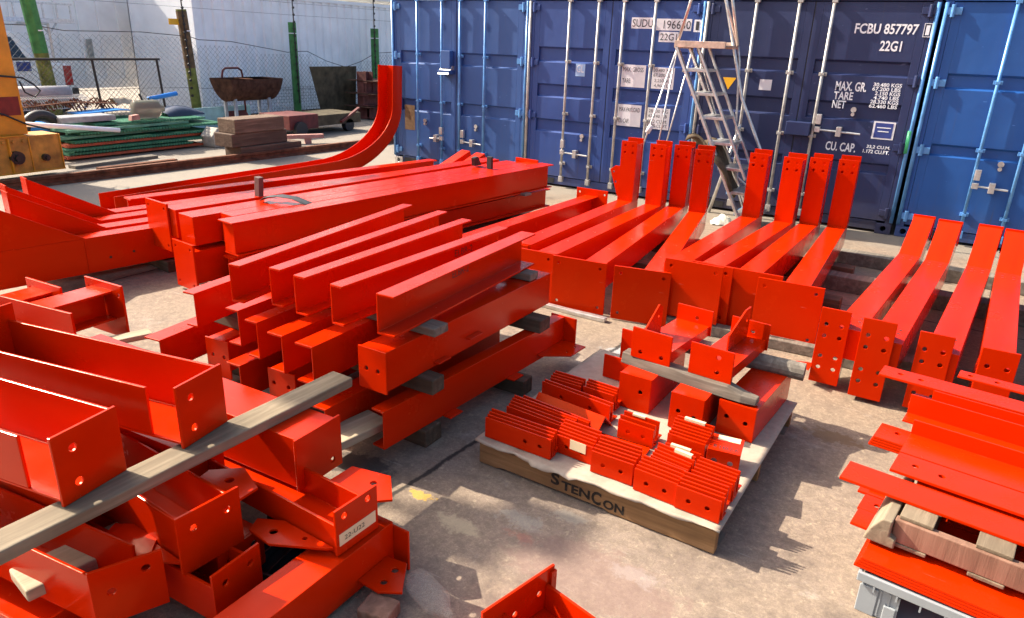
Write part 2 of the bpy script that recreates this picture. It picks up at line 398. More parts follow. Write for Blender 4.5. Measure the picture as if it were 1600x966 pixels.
# ------------------------------------------------------------------ containers
def container(x0, mat, label, bars, rods, rodmat, W_=2.438, H_=2.591, D_=6.06, handles=(), lugs='bolt', y=0.):
    t = thing('shipping_container', label, 'container', (x0, y, 0), 0, 'shipping containers behind the steel')
    b = MB(); n = 22
    for xs in (0.02, W_-.05):                      # corrugated side walls
        p = []; st = (D_-.2)/n
        for i in range(n):
            a = .1+i*st; o1, o2 = (0, .03)
            p += [(xs+o1, a), (xs+o1, a+st*.35), (xs+o2, a+st*.5), (xs+o2, a+st*.85)]
        q = p + [(x+.004, yy) for x, yy in p[::-1]]
        b.prism(q, 'z', .16, H_-.1)
    b.box(.02, W_-.02, D_-.06, D_, .1, H_-.05)
    obj('side_wall', b, mat, t)
    obj('roof', MB().box(.02, W_-.02, .1, D_, H_-.055, H_-.02), mat, t)
    f = MB()
    f.box(0, .075, .0, .12, .118, H_-.118).box(W_-.075, W_, .0, .12, .118, H_-.118)
    f.box(.075, W_-.075, .01, .12, H_-.118, H_-.01).box(.165, W_-.165, .012, .14, .03, .135)
    f.box(.075, W_-.075, -.02, .02, H_-.125, H_-.112)
    obj('door_frame', f, mat, t, .004)
    for xs in (0, W_-.165):
        for zs in (0, H_-.118):
            c = MB().prism(rect(xs, xs+.162, zs, zs+.118), 'y', -.012, .15, [(xs+.08, zs+.062, .032)])
            obj('corner_casting', c, GALV if (xs == 0 and x0 == 0) else mat, t, .004)
    obj('pocket', MB().box(.2, .5, .0, .01, .045, .115), DARK, t)
    z0, z1 = .145, H_-.135; half = W_/2
    for side in (0, 1):
        a, bb = (.078, half-.006) if side == 0 else (half+.006, W_-.078)
        d = MB(); ia, ib = a+.085, bb-.085
        d.box(a, ia, 0, .05, z0, z1).box(ib, bb, 0, .05, z0, z1)
        pr = [(0, z0)]
        for (p0, p1) in sorted(bars): pr += [(0, p0), (.032, p0+.022), (.032, p1-.022), (0, p1)]
        pr += [(0, z1), (.05, z1), (.05, z0)]
        d.prism(pr, 'x', ia, ib)
        do = obj('door', d, mat, t, .003)
        gk = MB().box(bb, bb+.012, .006, .03, z0, z1) if side == 0 else MB().box(a-.006, a, .004, .03, z0, z1)
        obj('gasket', gk, DARK, do)
        for rx in rods[side]:
            rd = MB().tube((rx, -.045, .09), (rx, -.045, H_-.06), .0175, 10)
            ro = obj('lock_rod', rd, rodmat, t, smooth=True)
            for zz in (.34, 1.02, 1.70):
                obj('rod_bracket', MB().box(rx-.022, rx+.022, -.064, -.02, zz-.014, zz+.014).box(rx-.042, rx+.042, -.02, 0.0, zz-.02, zz+.02), rodmat, ro, .002)
            for za, zb in ((.085, .165), (H_-.15, H_-.08)):
                obj('cam_keeper', MB().box(rx-.024, rx+.034, -.068, -.015, za, zb), rodmat, ro, .004)
        hx = a+.02 if side == 0 else bb-.02
        for zz in (.24, .97, 1.67, 2.37):
            hg = MB()
            if side == 0: hg.box(.0, .16, -.02, -.0005, zz-.035, zz+.035).tube((.078, -.018, zz-.06), (.078, -.018, zz+.06), .022, 8)
            else: hg.box(W_-.16, W_, -.02, -.0005, zz-.035, zz+.035).tube((W_-.078, -.018, zz-.06), (W_-.078, -.018, zz+.06), .022, 8)
            obj('hinge', hg, rodmat if rodmat is RODB else mat, do, .003)
        pin = MB().tube((.015 if side == 0 else W_-.015, -.012, .14), (.015 if side == 0 else W_-.015, -.012, H_-.14), .02, 10)
        obj('hinge_pipe', pin, RODB if (side == 1 or rodmat is RODB) else RODW, do, smooth=True)
    for (hx0, hx1, hz) in handles:
        hb = MB().tube((hx0, -.06, hz), (hx1, -.06, hz-.015), .012, 8)
        hb.box((hx0+hx1)/2-.025, (hx0+hx1)/2+.03, -.085, 0, hz-.06, hz+.045)
        hb.box(hx0-.03, hx0+.03, -.075, -.03, hz-.03, hz+.03)
        h = obj('door_handle', hb, GALV, t, .003)
        obj('handle_catch', MB().tube((hx1-.12, -.03, hz+.24), (hx1-.12, 0, hz+.24), .03, 10).tube((hx1-.12, -.04, hz+.19), (hx1-.12, 0, hz+.19), .02, 8), GALV, h)
        obj('lock_hasp', MB().box(hx0-.028, hx0+.028, -.08, -.028, hz+.06, hz+.17), GALV, h, .004)
    return t
c1 = container(0, C1M, 'faded blue container with blue rods and a lock box, leftmost of the four', [(1.56, 1.75), (.85, 1.04)],
               [(.52, .98), (1.31, 1.75)], RODB, handles=[(.98, .76, .49), (1.38, 1.72, .48)])
c2 = container(2.455, C2M, 'royal blue container with silver rods and white number stickers', [(1.68, 1.88), (1.22, 1.40), (.75, .93)],
               [(.63, 1.05), (1.40, 1.82)], RODW, handles=[(.64, 1.03, .50)])
c3 = container(4.905, C3M, 'dark navy container behind the stepladder with white painted weight lettering', [(1.70, 1.86), (1.22, 1.42), (.66, .78)],
               [(.59, 1.06), (1.42,)], RODW, handles=[(1.47, 1.93, 1.10)])
c4 = container(7.385, C4M, 'bright blue container at the right edge with light blue rods', [(1.61, 1.77), (.92, 1.05)],
               [(.62, .99), (1.40, 1.82)], RODB, handles=[(.65, .95, .66)])
obj('lock_box', MB().box(1.0, 1.17, -.10, 0, 1.52, 1.77).box(.98, 1.19, -.14, .0, 1.44, 1.5), C1M, c1, .006)
obj('lock_box_hood', MB().prism([(-.16, 1.44), (0, 1.44), (0, 1.56), (-.05, 1.56)], 'x', .985, 1.185), GALV, c1, .004)
obj('rust_patch', MB().box(.22, .42, -.0015, .001, .56, .94), M_plain('brown_patch_paint', (.19, .12, .065), .8, 0, .3, 20, .2), c1)
obj('lock_box', MB().box(1.13, 1.40, -.12, 0, 1.02, 1.17), C3M, c3, .008)
# lettering on the royal blue container (x relative to its own corner)
o2 = 2.455
def sticker(par, x0, x1, z0, z1, mat=STICK, name='sticker', y=-.0015): return obj(name, MB().box(x0, x1, y, .001, z0, z1), mat, par)
for (a, b_, z0, z1, s, ta, tb) in ((3.95, 4.26, 2.135, 2.265, 'SUDU', 3.965, 4.24), (4.285, 4.735, 2.12, 2.255, '196630', 4.38, 4.725), (4.765, 4.855, 2.11, 2.25, '1', 4.79, 4.83), (4.33, 4.58, 1.985, 2.105, '22G1', 4.35, 4.565)):
    k = sticker(c2, a-o2, b_-o2, z0, z1); text('lettering', s, ta-o2, tb-o2, z0+.02, z1-.02, -.004, BLKT, k)
for (a, b_, z0, z1, rows) in ((3.87, 4.20, 1.425, 1.70, [('MAX. GROSS', .02, .30, .19, .245), ('TARE', .02, .13, .05, .105)]),
                              (4.29, 4.585, 1.425, 1.685, [('30,480  KG.', .02, .28, .2, .245), ('67,200  LB', .02, .27, .14, .185), ('2,250  KG', .04, .27, .075, .12), ('4,960  LB', .04, .26, .015, .06)]),
                              (3.86, 4.19, .93, 1.205, [('MAX PAYLOAD', .02, .31, .185, .24), ('CU CAP.', .02, .17, .04, .095)]),
                              (4.275, 4.58, .925, 1.19, [('28,230  KG', .02, .28, .2, .245), ('62,240  LB', .02, .27, .14, .185), ('33.2 CU.M.', .02, .28, .075, .12), ('1,170 CU.FT.', .02, .29, .015, .06)])):
    k = sticker(c2, a-o2, b_-o2, z0, z1)
    for s, p, q, r0, r1 in rows: text('lettering', s, a-o2+p, a-o2+q, z0+r0, z0+r1, -.004, BLKT, k)
k = sticker(c2, 3.20-o2, 3.34-o2, 1.52, 1.68, LBLUE); text('lettering', 'GL', 3.215-o2, 3.325-o2, 1.57, 1.665, -.004, WHITE, k)
o3 = 4.905
for s, a, b_, z0, z1 in (('FCBU 857797', 6.57, 7.185, 2.135, 2.24), ('22G1', 6.85, 7.06, 1.965, 2.07), ('MAX. GR.', 6.48, 6.80, 1.535, 1.635), ('TARE', 6.48, 6.68, 1.44, 1.525),
                         ('NET', 6.48, 6.62, 1.345, 1.43), ('30.480 KGS', 6.865, 7.145, 1.60, 1.64), ('67.200 LBS', 6.86, 7.14, 1.555, 1.595), ('2.150 KGS', 6.895, 7.145, 1.51, 1.55),
                         ('4.740 LBS', 6.89, 7.14, 1.465, 1.505), ('28.330 KGS', 6.865, 7.145, 1.42, 1.46), ('62.460 LBS', 6.86, 7.14, 1.375, 1.415), ('CU. CAP.', 6.49, 6.81, .875, .975),
                         ('33,2 CU.M.', 6.92, 7.16, .935, .975), ('1.172 CU.FT.', 6.89, 7.16, .885, .925)):
    text('lettering', s, a-o3, b_-o3, z0, z1, -.003, WHITE, c3, bold=.022)
text('lettering', '1', 7.255-o3, 7.29-o3, 2.135, 2.23, -.016, WHITE, c3)
fr = MB()
for q in ((7.235, 7.31, 2.115, 2.121), (7.235, 7.31, 2.244, 2.25), (7.235, 7.241, 2.121, 2.244), (7.304, 7.31, 2.121, 2.244)): fr.box(q[0]-o3, q[1]-o3, -.016, .001, q[2], q[3])
obj('lettering_frame', fr, WHITE, c3)
k = sticker(c3, 6.945-o3, 7.165-o3, 1.045, 1.235); k2 = obj('sticker_panel', MB().box(6.965-o3, 7.145-o3, -.003, 0, 1.06, 1.22), DBLUE, k)
obj('sticker_print', MB().box(6.985-o3, 7.125-o3, -.0045, -.002, 1.165, 1.175).box(7.0-o3, 7.11-o3, -.0045, -.002, 1.125, 1.135), WHITE, k)
sticker(c3, 5.64-o3, 5.78-o3, 1.49, 1.61)
obj('warning_triangle', MB().prism([(5.20-o3, 1.61), (5.275-o3, 1.47), (5.36-o3, 1.61)], 'y', -.0015, .001), YSIGN, c3)
obj('green_spray', MB().tube((7.32-o3, -.013, .92), (7.32-o3, -.013, 1.16), .024, 10), GREENSP, c3, smooth=True)

# white container beyond the fence, another one on top
def white_container(z0, label, y0=1.72, rib=.28, x=-7.2, L=12.19, H_=2.80):
    t = thing('white_container', label, 'container', (x, y0, z0)); p = []; n = int(L/rib)
    for i in range(n):
        a = i*rib; p += [(0, a), (0, a+rib*.4), (-.05, a+rib*.52), (-.05, a+rib*.88)]
    p += [(0, L)]
    b = MB(); k = len(p)
    vs = [(xx-.02, yy, .16) for xx, yy in p] + [(xx-.02, yy, H_-.1) for xx, yy in p]
    b.add(vs, [(i, i+1, i+1+k, i+k) for i in range(k-1)])
    b.box(-2.43, -2.40, 0, L, .1, H_-.1).box(-2.43, -.06, 0, .03, .1, H_-.1).box(-2.43, -.06, L-.03, L, .1, H_-.1)
    obj('side_wall', b, WCONT, t); obj('roof', MB().box(-2.43, -.06, 0, L, H_-.1, H_-.05), WCONT, t)
    f = MB().box(-.10, 0, -.01, .12, .0, H_).box(-.10, 0, L-.12, L, 0, H_).box(-.08, -.005, .12, L-.12, H_-.1, H_-.01).box(-.10, -.003, .12, L-.12, .03, .17)
    obj('corner_frame', f, WCONT, t, .005); return t
white_container(.02, 'long white corrugated container standing beyond the fence')
white_container(2.87, 'white container stacked on the lower white one, only its lowest edge in view', 6.45)
# white truck body with ribs further left
t = thing('box_truck_body', 'white ribbed truck body behind the fence at the left', 'truck body', (-10.2, -9.5, 0))
b = MB().box(-.05, 0, 0, 15.4, .75, 3.9)
obj('side_panel', b, WPAN, t)
rb = MB()
for i in range(32): rb.box(0, .05, .2+i*.48, .255+i*.48, .78, 3.88)
obj('rib', rb, WPAN, t)
obj('skirt_rail', MB().box(-.1, .04, 0, 15.4, .55, .75), WPAN, t)
for yy in (1.2, 2.6, 8.2, 9.6): obj('wheel', MB().tube((-.5, yy, .48), (-.1, yy, .48), .48, 20), DARK, t)
MKM = M_plain('grey_marker', (.30, .31, .29), .6)
for q in ((9.2, 1.5), (10.4, 1.45)): obj('marker_plate', MB().box(.0505, .062, q[0], q[0]+.13, q[1]-.25, q[1]+.2), MKM, t)
RPM = M_plain('red_spray_paint', (.50, .02, .05), .7, 0, .3, 6)
obj('red_paint_mark', MB().prism([(7.68, 1.55), (7.92, 1.5), (7.98, 1.9), (7.90, 2.35), (7.80, 2.2), (7.74, 1.9)], 'x', .0505, .054), RPM, t)
obj('red_paint_mark', MB().prism([(7.42, 2.0), (7.58, 1.95), (7.60, 2.3), (7.48, 2.35)], 'x', .0505, .054), RPM, t)

# white pickup with a rack and a ladder, nearly hidden
t = thing('pickup_truck', 'white pickup with a roof rack and red tail lamp behind the left post', 'pickup', (-8.9, -.25, 0))
bd = MB().prism([(-4.6, .5), (0, .5), (0.02, 1.15), (-.50, 1.2), (-.70, 1.25), (-1.0, 1.78), (-2.9, 1.80), (-3.6, 1.2), (-4.6, 1.08)], 'x', -1.75, 0)
obj('body', bd, WPAN, t, .03)
obj('side_window', MB().prism([(-2.6, 1.26), (-.84, 1.28), (-1.06, 1.68), (-2.5, 1.71)], 'x', -.02, .006), GLASS, t)
obj('tail_lamp', MB().box(-.09, .012, -.14, .03, .72, 1.12), LREDP, t, .01)
obj('bumper', MB().box(-1.7, .02, -.02, .12, .48, .66), DWIRE, t, .02)
obj('side_badge', MB().box(-.004, .012, -1.05, -.78, 1.02, 1.2), DBLUE, t)
for yy in (-.95, -3.65):
    for xx in (-.2, -1.75): obj('wheel', MB().tube((xx, yy, .36), (xx+.23, yy, .36), .36, 20), DARK, t)
rk = MB()
for yy in (-.25, -1.5): rk.tube((-.08, yy, 1.15), (-.08, yy, 1.95), .03, 8).tube((-1.65, yy, 1.15), (-1.65, yy, 1.95), .03, 8).tube((-.08, yy, 1.95), (-1.65, yy, 1.95), .03, 8)
rk.tube((-.08, -.25, 1.75), (-.08, -.05, 2.0), .02, 6).tube((-.08, -.25, 1.75), (-.08, -.45, 2.0), .02, 6)
obj('roof_rack', rk, GALV, t)
l = MB(); l.box(-.1, -.05, -3.6, .3, 1.97, 2.06).box(-.1, -.05, -3.6, .3, 2.33, 2.37)
for i in range(14): l.box(-.09, -.06, -3.4+i*.28, -3.37+i*.28, 2.06, 2.33)
tag(obj('ladder', l, ALU, None, .003, (-8.9, -.25, 0)), 'aluminium ladder carried on edge along the pickup rack', 'ladder')

# ------------------------------------------------------------------ fence
t = thing('chain_link_fence', 'chain link fence on green and rusty posts before the white container', 'fence', (-6.65, 0, 0))
def post(y, h, r, mat, lab, lean=(0, 0), low=None):
    p = MB().tube((0, y, 0), (lean[0], y+lean[1], h), r, 12)
    o = obj('post', p, mat, t, smooth=False); o['label'] = lab
    if low: obj('paint_band', MB().tube((lean[0]*.5, y+lean[1]*.5, h*.5), (lean[0]*.99, y+lean[1]*.99, h*.985), r+.004, 12), low, o)
    return o
post(-1.80, 2.9, .12, OPOST, 'thick mossy post, green at the top', (0, -.2), GPOST)
post(1.17, 2.33, .105, OPOST, 'rusty brown post leaning left', (0, -.13), BPOST)
post(4.03, 2.19, .095, GPOST, 'bright green post'); post(6.98, 2.14, .11, GPOST, 'green post beside the blue container')
sign = MB().box(.0, .012, .72, .98, 2.02, 2.14); obj('sign', sign, YSIGN, t)
bands = MB()
for y, z, r in ((-1.9, 1.82, .126), (1.08, 1.9, .111), (4.03, 1.93, .101), (6.98, 1.88, .116)): bands.tube((0, y, z), (0, y, z+.02), r, 12)
obj('band', bands, WCONT, t)
# wires
tops = [(-9, 1.98), (-5, 1.95), (-1.9, 1.91), (-1.42, 1.84), (.08, 1.86), (1.17, 1.80), (1.38, 1.74), (2.2, 1.72), (3.1, 1.6), (3.84, 1.5), (4.05, 1.52), (4.47, 1.53), (5.1, 1.3), (5.8, 1.14), (6.4, 1.28), (7.0, 1.5), (7.7, 1.53), (9.5, 1.55)]
def topz(y):
    for (a, za), (c, zc) in zip(tops, tops[1:]):
        if a <= y <= c: return za+(zc-za)*(y-a)/(c-a)
    return 1.5
wr = MB(); wr.path([(.0, y, z) for y, z in tops], .008, 5); wr.path([(.0, y, z*.42) for y, z in tops], .005, 4)
obj('strand_wire', wr, DWIRE, t)
ms = MB(); cell = .085; r = .0028
y = -9.0
def thin(p, q, rr=r):
    p, q = Vector(p), Vector(q); d = (q-p).normalized(); u = Vector((1, 0, 0)); w_ = d.cross(u)
    a = [rr*u, -.5*rr*u+.87*rr*w_, -.5*rr*u-.87*rr*w_]
    ms.add([p+k for k in a]+[q+k for k in a], [(0, 1, 4, 3), (1, 2, 5, 4), (2, 0, 3, 5)])
while y < 9.4:
    for s_ in (1, -1):
        z1 = topz(y); e = y + s_*z1; e = max(-9, min(9.4, e)); zz = abs(e-y); zt = min(topz(e), zz)
        # diagonal from the ground up to the sagging top line
        steps = 12; lz = 0
        for i in range(1, steps+1):
            zi = 1.95*i/steps; yi = y+s_*zi
            if yi < -9 or yi > 9.4 or zi > topz(yi): break
            lz = zi
        if lz > .05: thin((.0, y, 0.02), (.0, y+s_*lz, lz))
    y += cell*1.4
for i in range(9): thin((.02, 1.6, .12+i*.07), (.02, 7.2, .12+i*.07), .0035)
for i in range(70): thin((.02, 1.6+i*.08, .05), (.02, 1.6+i*.08, .72), .0028)
obj('wire_mesh', ms, WIRE, t)
for y0 in (1.02, 4.02, 6.88):       # insulator rods standing above the posts
    rd = MB().tube((.1, y0, 1.0 if y0 < 2 else .3), (.12, y0-.05, 3.2), .014, 6)
    for i in range(16): rd.tube((.11, y0-.03, .6+i*.16), (.135, y0-.03, .6+i*.16), .03, 7)
    obj('insulator_rod', rd, DWIRE, t)
for zz in (2.35, 2.62, 2.9):
    obj('electric_wire', MB().path([(.12, -9, zz+.1), (.12, 1, zz+.02), (.12, 4, zz), (.12, 7, zz), (.12, 9.4, zz)], .004, 4), WIRE, t)

# rail on the ground
solo('crane_rail', MB().prism([(-.075, 0), (.075, 0), (.075, .012), (.02, .03), (.02, .075), (.04, .085), (.04, .12), (-.04, .12), (-.04, .085), (-.02, .075), (-.02, .03), (-.075, .012)], 'y', -14, 7.0).box(-.3, -.075, -14, 5.2, 0, .02),
     RUST, 'rusty brown crane rail running along the yard before the scrap pile', 'rail', None, (-1.72, 0, 0), -4)
# yellow gantry foot
t = thing('gantry_crane_leg', 'yellow gantry crane leg on its wheel box at the left edge', 'gantry crane', (-2.55, -3.9, 0))
b = MB().box(-.42, 0, -3.2, 0, .09, .56); obj('wheel_box', b, YELD, t, .006)
obj('box_rib', MB().box(-.40, .02, -3.2, .006, .09, .105).box(-.44, .022, -3.2, -.42, .56, .575).box(.002, .02, -.012, 0, .105, .56).box(.002, .014, -.40, -.385, .105, .545).box(.002, .05, -.66, -.64, .105, .545), YEL, t, .002)
for yy, zz, rr in ((-.58, .30, .085), (-.23, .27, .045)): obj('axle_end', MB().tube((0, yy, zz), (.06, yy, zz), rr, 16).tube((.059, yy, zz), (.09, yy, zz), rr*.5, 10), GREASE, t)
for yy in (-.5, -2.4): obj('wheel', MB().tube((-.28, yy, .20), (-.14, yy, .20), .12, 20), RUSTD, t)
b = MB().prism([(-.34, .575), (-1.2, .575), (-1.1, 5.2), (-.42, 5.2)], 'x', -.36, -.08); obj('column', b, YEL, t, .006)
obj('inspection_opening', MB().box(-.081, -.074, -.62, -.38, .82, 1.05), M_plain('red_oxide_recess', (.20, .02, .012), .7), t)
obj('cable', MB().path([(-.06, -1.0, 1.36), (-.05, -.5, 1.30), (-.04, -.3, 1.28), (.0, -.2, 1.2), (.02, -.14, 1.12), (-.02, -.2, 1.04), (-.04, -.3, 1.1), (-.05, -.34, 1.24)], .012, 6), DARK, t)
obj('cable', MB().path([(-.06, -1.0, .95), (-.05, -.6, .84), (-.04, -.35, .70), (0, -.1, .62)], .012, 6), DARK, t)
b = MB()
for i in range(3): b.tube((.004, -.46-i*.12, .50), (.03, -.46-i*.12, .50), .022, 6)
obj('bolt', b, YELD, t)

# ================================================================== BACKGROUND SCRAP
BG = 'green gratings heaped by the fence'
gl = ['bottom panel of the grating heap, orange edged', 'dark green grating panel second from the ground', 'green panel under the brighter orange edge', 'grating panel with a bright orange edge, mid heap',
      'green grating with a toothed edge above the orange one', 'pale green panel reaching furthest to the right', 'green grating below the white pipe', 'pale green grating panel under the water bottle', 'uppermost green grating panel, skewed in the heap']
gr = [(ORG, -3.32, -.95, .03, 0), (GRN, -3.3, -1.2, .085, -1), (GRN, -3.35, -.75, .14, 0), (ORG, -3.25, -.72, .19, 1), (GRN, -3.15, -.7, .24, 0), (GRN2, -3.3, -1.0, .30, 3), (GRN, -3.0, -.45, .35, -2), (GRN2, -3.2, -1.1, .405, 2), (GRN, -2.7, -.8, .46, -4)]
for i, (mt, y0, y1, z, a) in enumerate(gr):
    L = y1-y0; b = MB(); n = int(L/.052)
    for k in range(n): b.box(-1.0, -.012+.0, k*.052, k*.052+.022, 0, .036)
    for xx in (-1.0, -.66, -.33, -.055): b.box(xx, xx+.03, 0, L, .004, .031)
    if i in (0, 3, 5, 7): b.box(-.012, 0, 0, L, 0, .038)
    solo('floor_grating', b, mt, gl[i], 'grating', BG, (-3.58+.03*((i*37) % 5)-.03*i, y0, z), a)
solo('white_pipe', MB().tube((-3.5, -4.3, .66), (-3.42, -2.55, .42), .035, 12), WCONT, 'long white pipe slanting down over the green gratings', 'pipe', smooth=True)
solo('aluminium_tray', MB().box(-4.3, -3.9, -3.15, -2.3, .52, .6).box(-4.28, -3.92, -3.13, -2.32, .6, .605), M_plain('dull_aluminium', (.30, .31, .33), .45, .4, .2, 12), 'flat aluminium tray on the heap left of the water bottle', 'tray')
b = MB(); pr = [(0, .05), (.02, .13), (.05, .15), (.40, .15), (.43, .13), (.47, .06), (.52, .05)]; n = 20
vs = []
for (d, r_) in pr:
    for k_ in range(n): a = 2*math.pi*k_/n; vs.append((r_*math.cos(a), d, r_*math.sin(a)))
b.add(vs, [(i*n+k_, i*n+(k_+1) % n, (i+1)*n+(k_+1) % n, (i+1)*n+k_) for i in range(len(pr)-1) for k_ in range(n)] + [tuple(range(n)), tuple(range(len(pr)*n-1, (len(pr)-1)*n-1, -1))])
solo('water_bottle', b, M_clear('smoky_plastic', (.42, .38, .32), .3, .7), 'large empty plastic water bottle lying on the grating heap', 'bottle', None, (-4.0, -1.95, .655), -12, 0, True)
solo('brick_piece', MB().prism([(0, 0), (.16, .01), (.14, .09), (.02, .08)], 'x', 0, .09), PINK, 'broken pinkish brick beside the water bottle', 'brick', None, (-3.86, -2.12, .505))
b = MB(); n = 9
for j in range(2):
    vs = []
    for i in range(7):
        yy = i*.12; hgt = .16*math.sin(math.pi*(i+1.2)/8.2)
        for k_ in range(n):
            a = math.pi*k_/(n-1); vs.append(((.26-.012*j)*math.cos(a), yy, (hgt-.006*j)*math.sin(a)))
    b.add(vs, [(i*n+k_, i*n+k_+1, (i+1)*n+k_+1, (i+1)*n+k_) for i in range(6) for k_ in range(n-1)])
solo('plastic_hood', b, NAVYPL, 'dark blue curved plastic hood lying right of the water bottle', 'plastic hood', None, (-4.25, -1.3, .50), 0, 0, True)
b = MB()
for i in range(26): b.path([(-.1-.06*(i % 3), -1.5+i*.055, .06*math.sin(i*1.3)), (.0, -1.48+i*.055, .12+.03*math.sin(i)), (.12, -1.45+i*.055, .05*math.cos(i*.7))], .012, 5)
for i in range(8): b.path([(-.12+i*.034, -1.55, .05), (-.12+i*.034, -.8, .10), (-.12+i*.034, -.05, .04)], .008, 5)
solo('rusty_mesh_roll', b, RUST, 'flattened roll of rusty mesh on top of the heap', 'mesh roll', None, (-4.75, -1.75, .66))
b = MB()
for i in range(34): b.path([(.28*math.cos(a), -1.1+i*.036, .19*math.sin(a)) for a in [math.pi*k_/7 for k_ in range(8)]], .006, 4)
for k_ in range(8):
    a = math.pi*k_/7; b.tube((.28*math.cos(a), -1.1, .19*math.sin(a)), (.28*math.cos(a), .1, .19*math.sin(a)), .006, 4)
solo('wire_basket', b, GALV, 'grey wire basket turned over beside the gantry leg', 'basket', None, (-5.0, -2.3, .66))
solo('grey_sheet_roll', MB().tube((-5.15, -3.2, .86), (-5.1, -2.35, .86), .13, 16), M_plain('grey_membrane', (.30, .29, .30), .6), 'roll of dull grey sheeting above the wire basket', 'sheet roll', smooth=True)
b = MB(); n = 28; vs = []
for k_ in range(n):
    a = 2*math.pi*k_/n
    for j in range(8): c = 2*math.pi*j/8; rr = .25+.075*math.cos(c); vs.append((.075*math.sin(c), rr*math.cos(a), rr*math.sin(a)))
b.add(vs, [(k_*8+j, k_*8+(j+1) % 8, ((k_+1) % n)*8+(j+1) % 8, ((k_+1) % n)*8+j) for k_ in range(n) for j in range(8)])
solo('old_tyre', b, DARK, 'worn tyre standing on edge behind the white pipe', 'tyre', None, (-4.1, -3.35, .40), 0, 0, True)
solo('blue_crate', MB().box(-4.5, -4.2, -3.5, -3.2, .35, .50).box(-4.48, -4.22, -3.48, -3.22, .36, .52), BLUEPL, 'small blue plastic crate seen through the tyre', 'crate')
solo('blue_sheet', MB().prism([(-2.6, .60), (-1.9, .63), (-1.7, .61), (-1.72, .595), (-1.9, .61), (-2.6, .58)], 'x', -4.75, -4.4), BLUEPL, 'crumpled blue sheet under the rusty mesh', 'plastic sheet')
solo('blue_tube', MB().tube((-5, -1.0, .72), (-4.95, -.45, .80), .042, 10), BLUEPL, 'bright blue tube lying across the heap', 'tube', smooth=True)
b = MB(); vs = []
for i in range(9):
    for j in range(6): vs.append((-.12+.05*j, -.35+i*.09, .13*math.sin(j*.62)*(.5+.5*math.sin(i*.7+.5))+.02*math.sin(i*2.1+j)))
b.add(vs, [(i*6+j, i*6+j+1, (i+1)*6+j+1, (i+1)*6+j) for i in range(8) for j in range(5)])
solo('canvas_cloth', b, CANVAS, 'tan canvas bundled behind the water bottle', 'canvas', None, (-4.95, -1.35, .66), 0, 0, True)
solo('bent_rod', MB().tube((-4.9, -1.1, .55), (-4.95, -1.2, .82), .018, 6).tube((-4.9, -1.0, .55), (-4.88, -1.08, .75), .015, 6), DWIRE, 'pair of short black rods sticking up beside the blue tube', 'rod')
solo('grey_plank', MB().box(0, .16, 0, 1.35, 0, .045), WOODG, 'grey plank on the ground before the gratings', 'plank', None, (-3.05, -3.6, 0), 4)
solo('rust_flat_bar', MB().box(0, .10, 0, 1.2, 0, .03), RUST, 'rusty flat bar on the ground beside the grey plank', 'bar', None, (-2.7, -3.4, 0), -3)
# black framed mesh panel
t = thing('mesh_panel', 'black pipe framed mesh panel leaning behind the scrap heap', 'mesh panel', (-5.7, -.22, .35))
b = MB()
b.tube((0, -4.6, 1.03), (0, 0, 1.03), .022, 8)
for yy in (0, -1.25, -3.1): b.tube((0, yy, 0), (0, yy-.06, 1.03), .022, 8)
obj('frame', b, DWIRE, t); b = MB(); ms = b
def thin2(b, p, q, rr=.003):
    p, q = Vector(p), Vector(q); d = (q-p).normalized(); u = Vector((1, 0, 0)); w_ = d.cross(u)
    a = [rr*u, -.5*rr*u+.87*rr*w_, -.5*rr*u-.87*rr*w_]
    b.add([p+k for k in a]+[q+k for k in a], [(0, 1, 4, 3), (1, 2, 5, 4), (2, 0, 3, 5)])
for i in range(-10, 52):
    y0 = -4.6+i*.09
    for s_ in (1, -1):
        p = [y0, 0.]; q = [y0+s_*1.0, 1.0]
        lo, hi = -4.6, 0
        def cl(yv): return max(lo, min(hi, yv))
        z_p = abs(cl(p[0])-p[0]); z_q = abs(cl(q[0])-p[0])
        if z_q-z_p > .05: thin2(b, (0, cl(p[0]), z_p), (0, cl(q[0]), z_q))
obj('wire_mesh', b, DWIRE, t)
solo('turquoise_board', MB().box(-.02, 0, -.25, 1.5, 0, .42), TURQ, 'pale turquoise board standing behind the barbecue', 'board', None, (-5.75, .35, 0), 0, 0)
solo('concrete_rubble', MB().prism([(0, 0), (.5, 0), (.42, .22), (.1, .34), (-.05, .2)], 'x', -.2, .1).prism([(.5, 0), (.85, 0), (.7, .14), (.55, .16)], 'x', -.1, .15), M_plain('pale_rubble', (.40, .36, .30), .9), 'pale lump of rubble between the gratings and the sleepers', 'rubble', None, (-3.4, -.95, 0), 5, .02)
# barbecue
t = thing('drum_barbecue', 'rusty half drum barbecue on grey legs behind the sleepers', 'barbecue', (-5.3, .80, 0))
b = MB(); n = 14; vs = []; L = 1.34
for yy in (0, L):
    for rr in (.46, .445):
        for k_ in range(n+1): a = math.pi + math.pi*k_/n; vs.append((rr*math.cos(a)*.75, yy + (.0 if yy == 0 else 0) - .10*math.sin(a)*(1 if yy == 0 else -1), 1.02+rr*math.sin(a)))
m_ = n+1
fs = []
for base, oth in ((0, 2), (1, 3)): fs += [(base*m_+k_, base*m_+k_+1, oth*m_+k_+1, oth*m_+k_) for k_ in range(n)]
fs += [tuple(range(0, m_)), tuple(range(2*m_, 3*m_))]
b.add(vs, fs); obj('drum', b, RUSTD, t)
LEGM = M_plain('grey_leg_steel', (.34, .36, .38), .6)
for yy in (.18, 1.05):
    for xx in (.12, -.2): obj('leg', MB().box(xx, xx+.05, yy, yy+.06, 0, .62), LEGM, t)
b = MB()
for i in range(11): b.box(-.33, .33, .6+i*.06, .72+i*.06, 1.0, 1.012)
obj('grill', b, RUST, t)
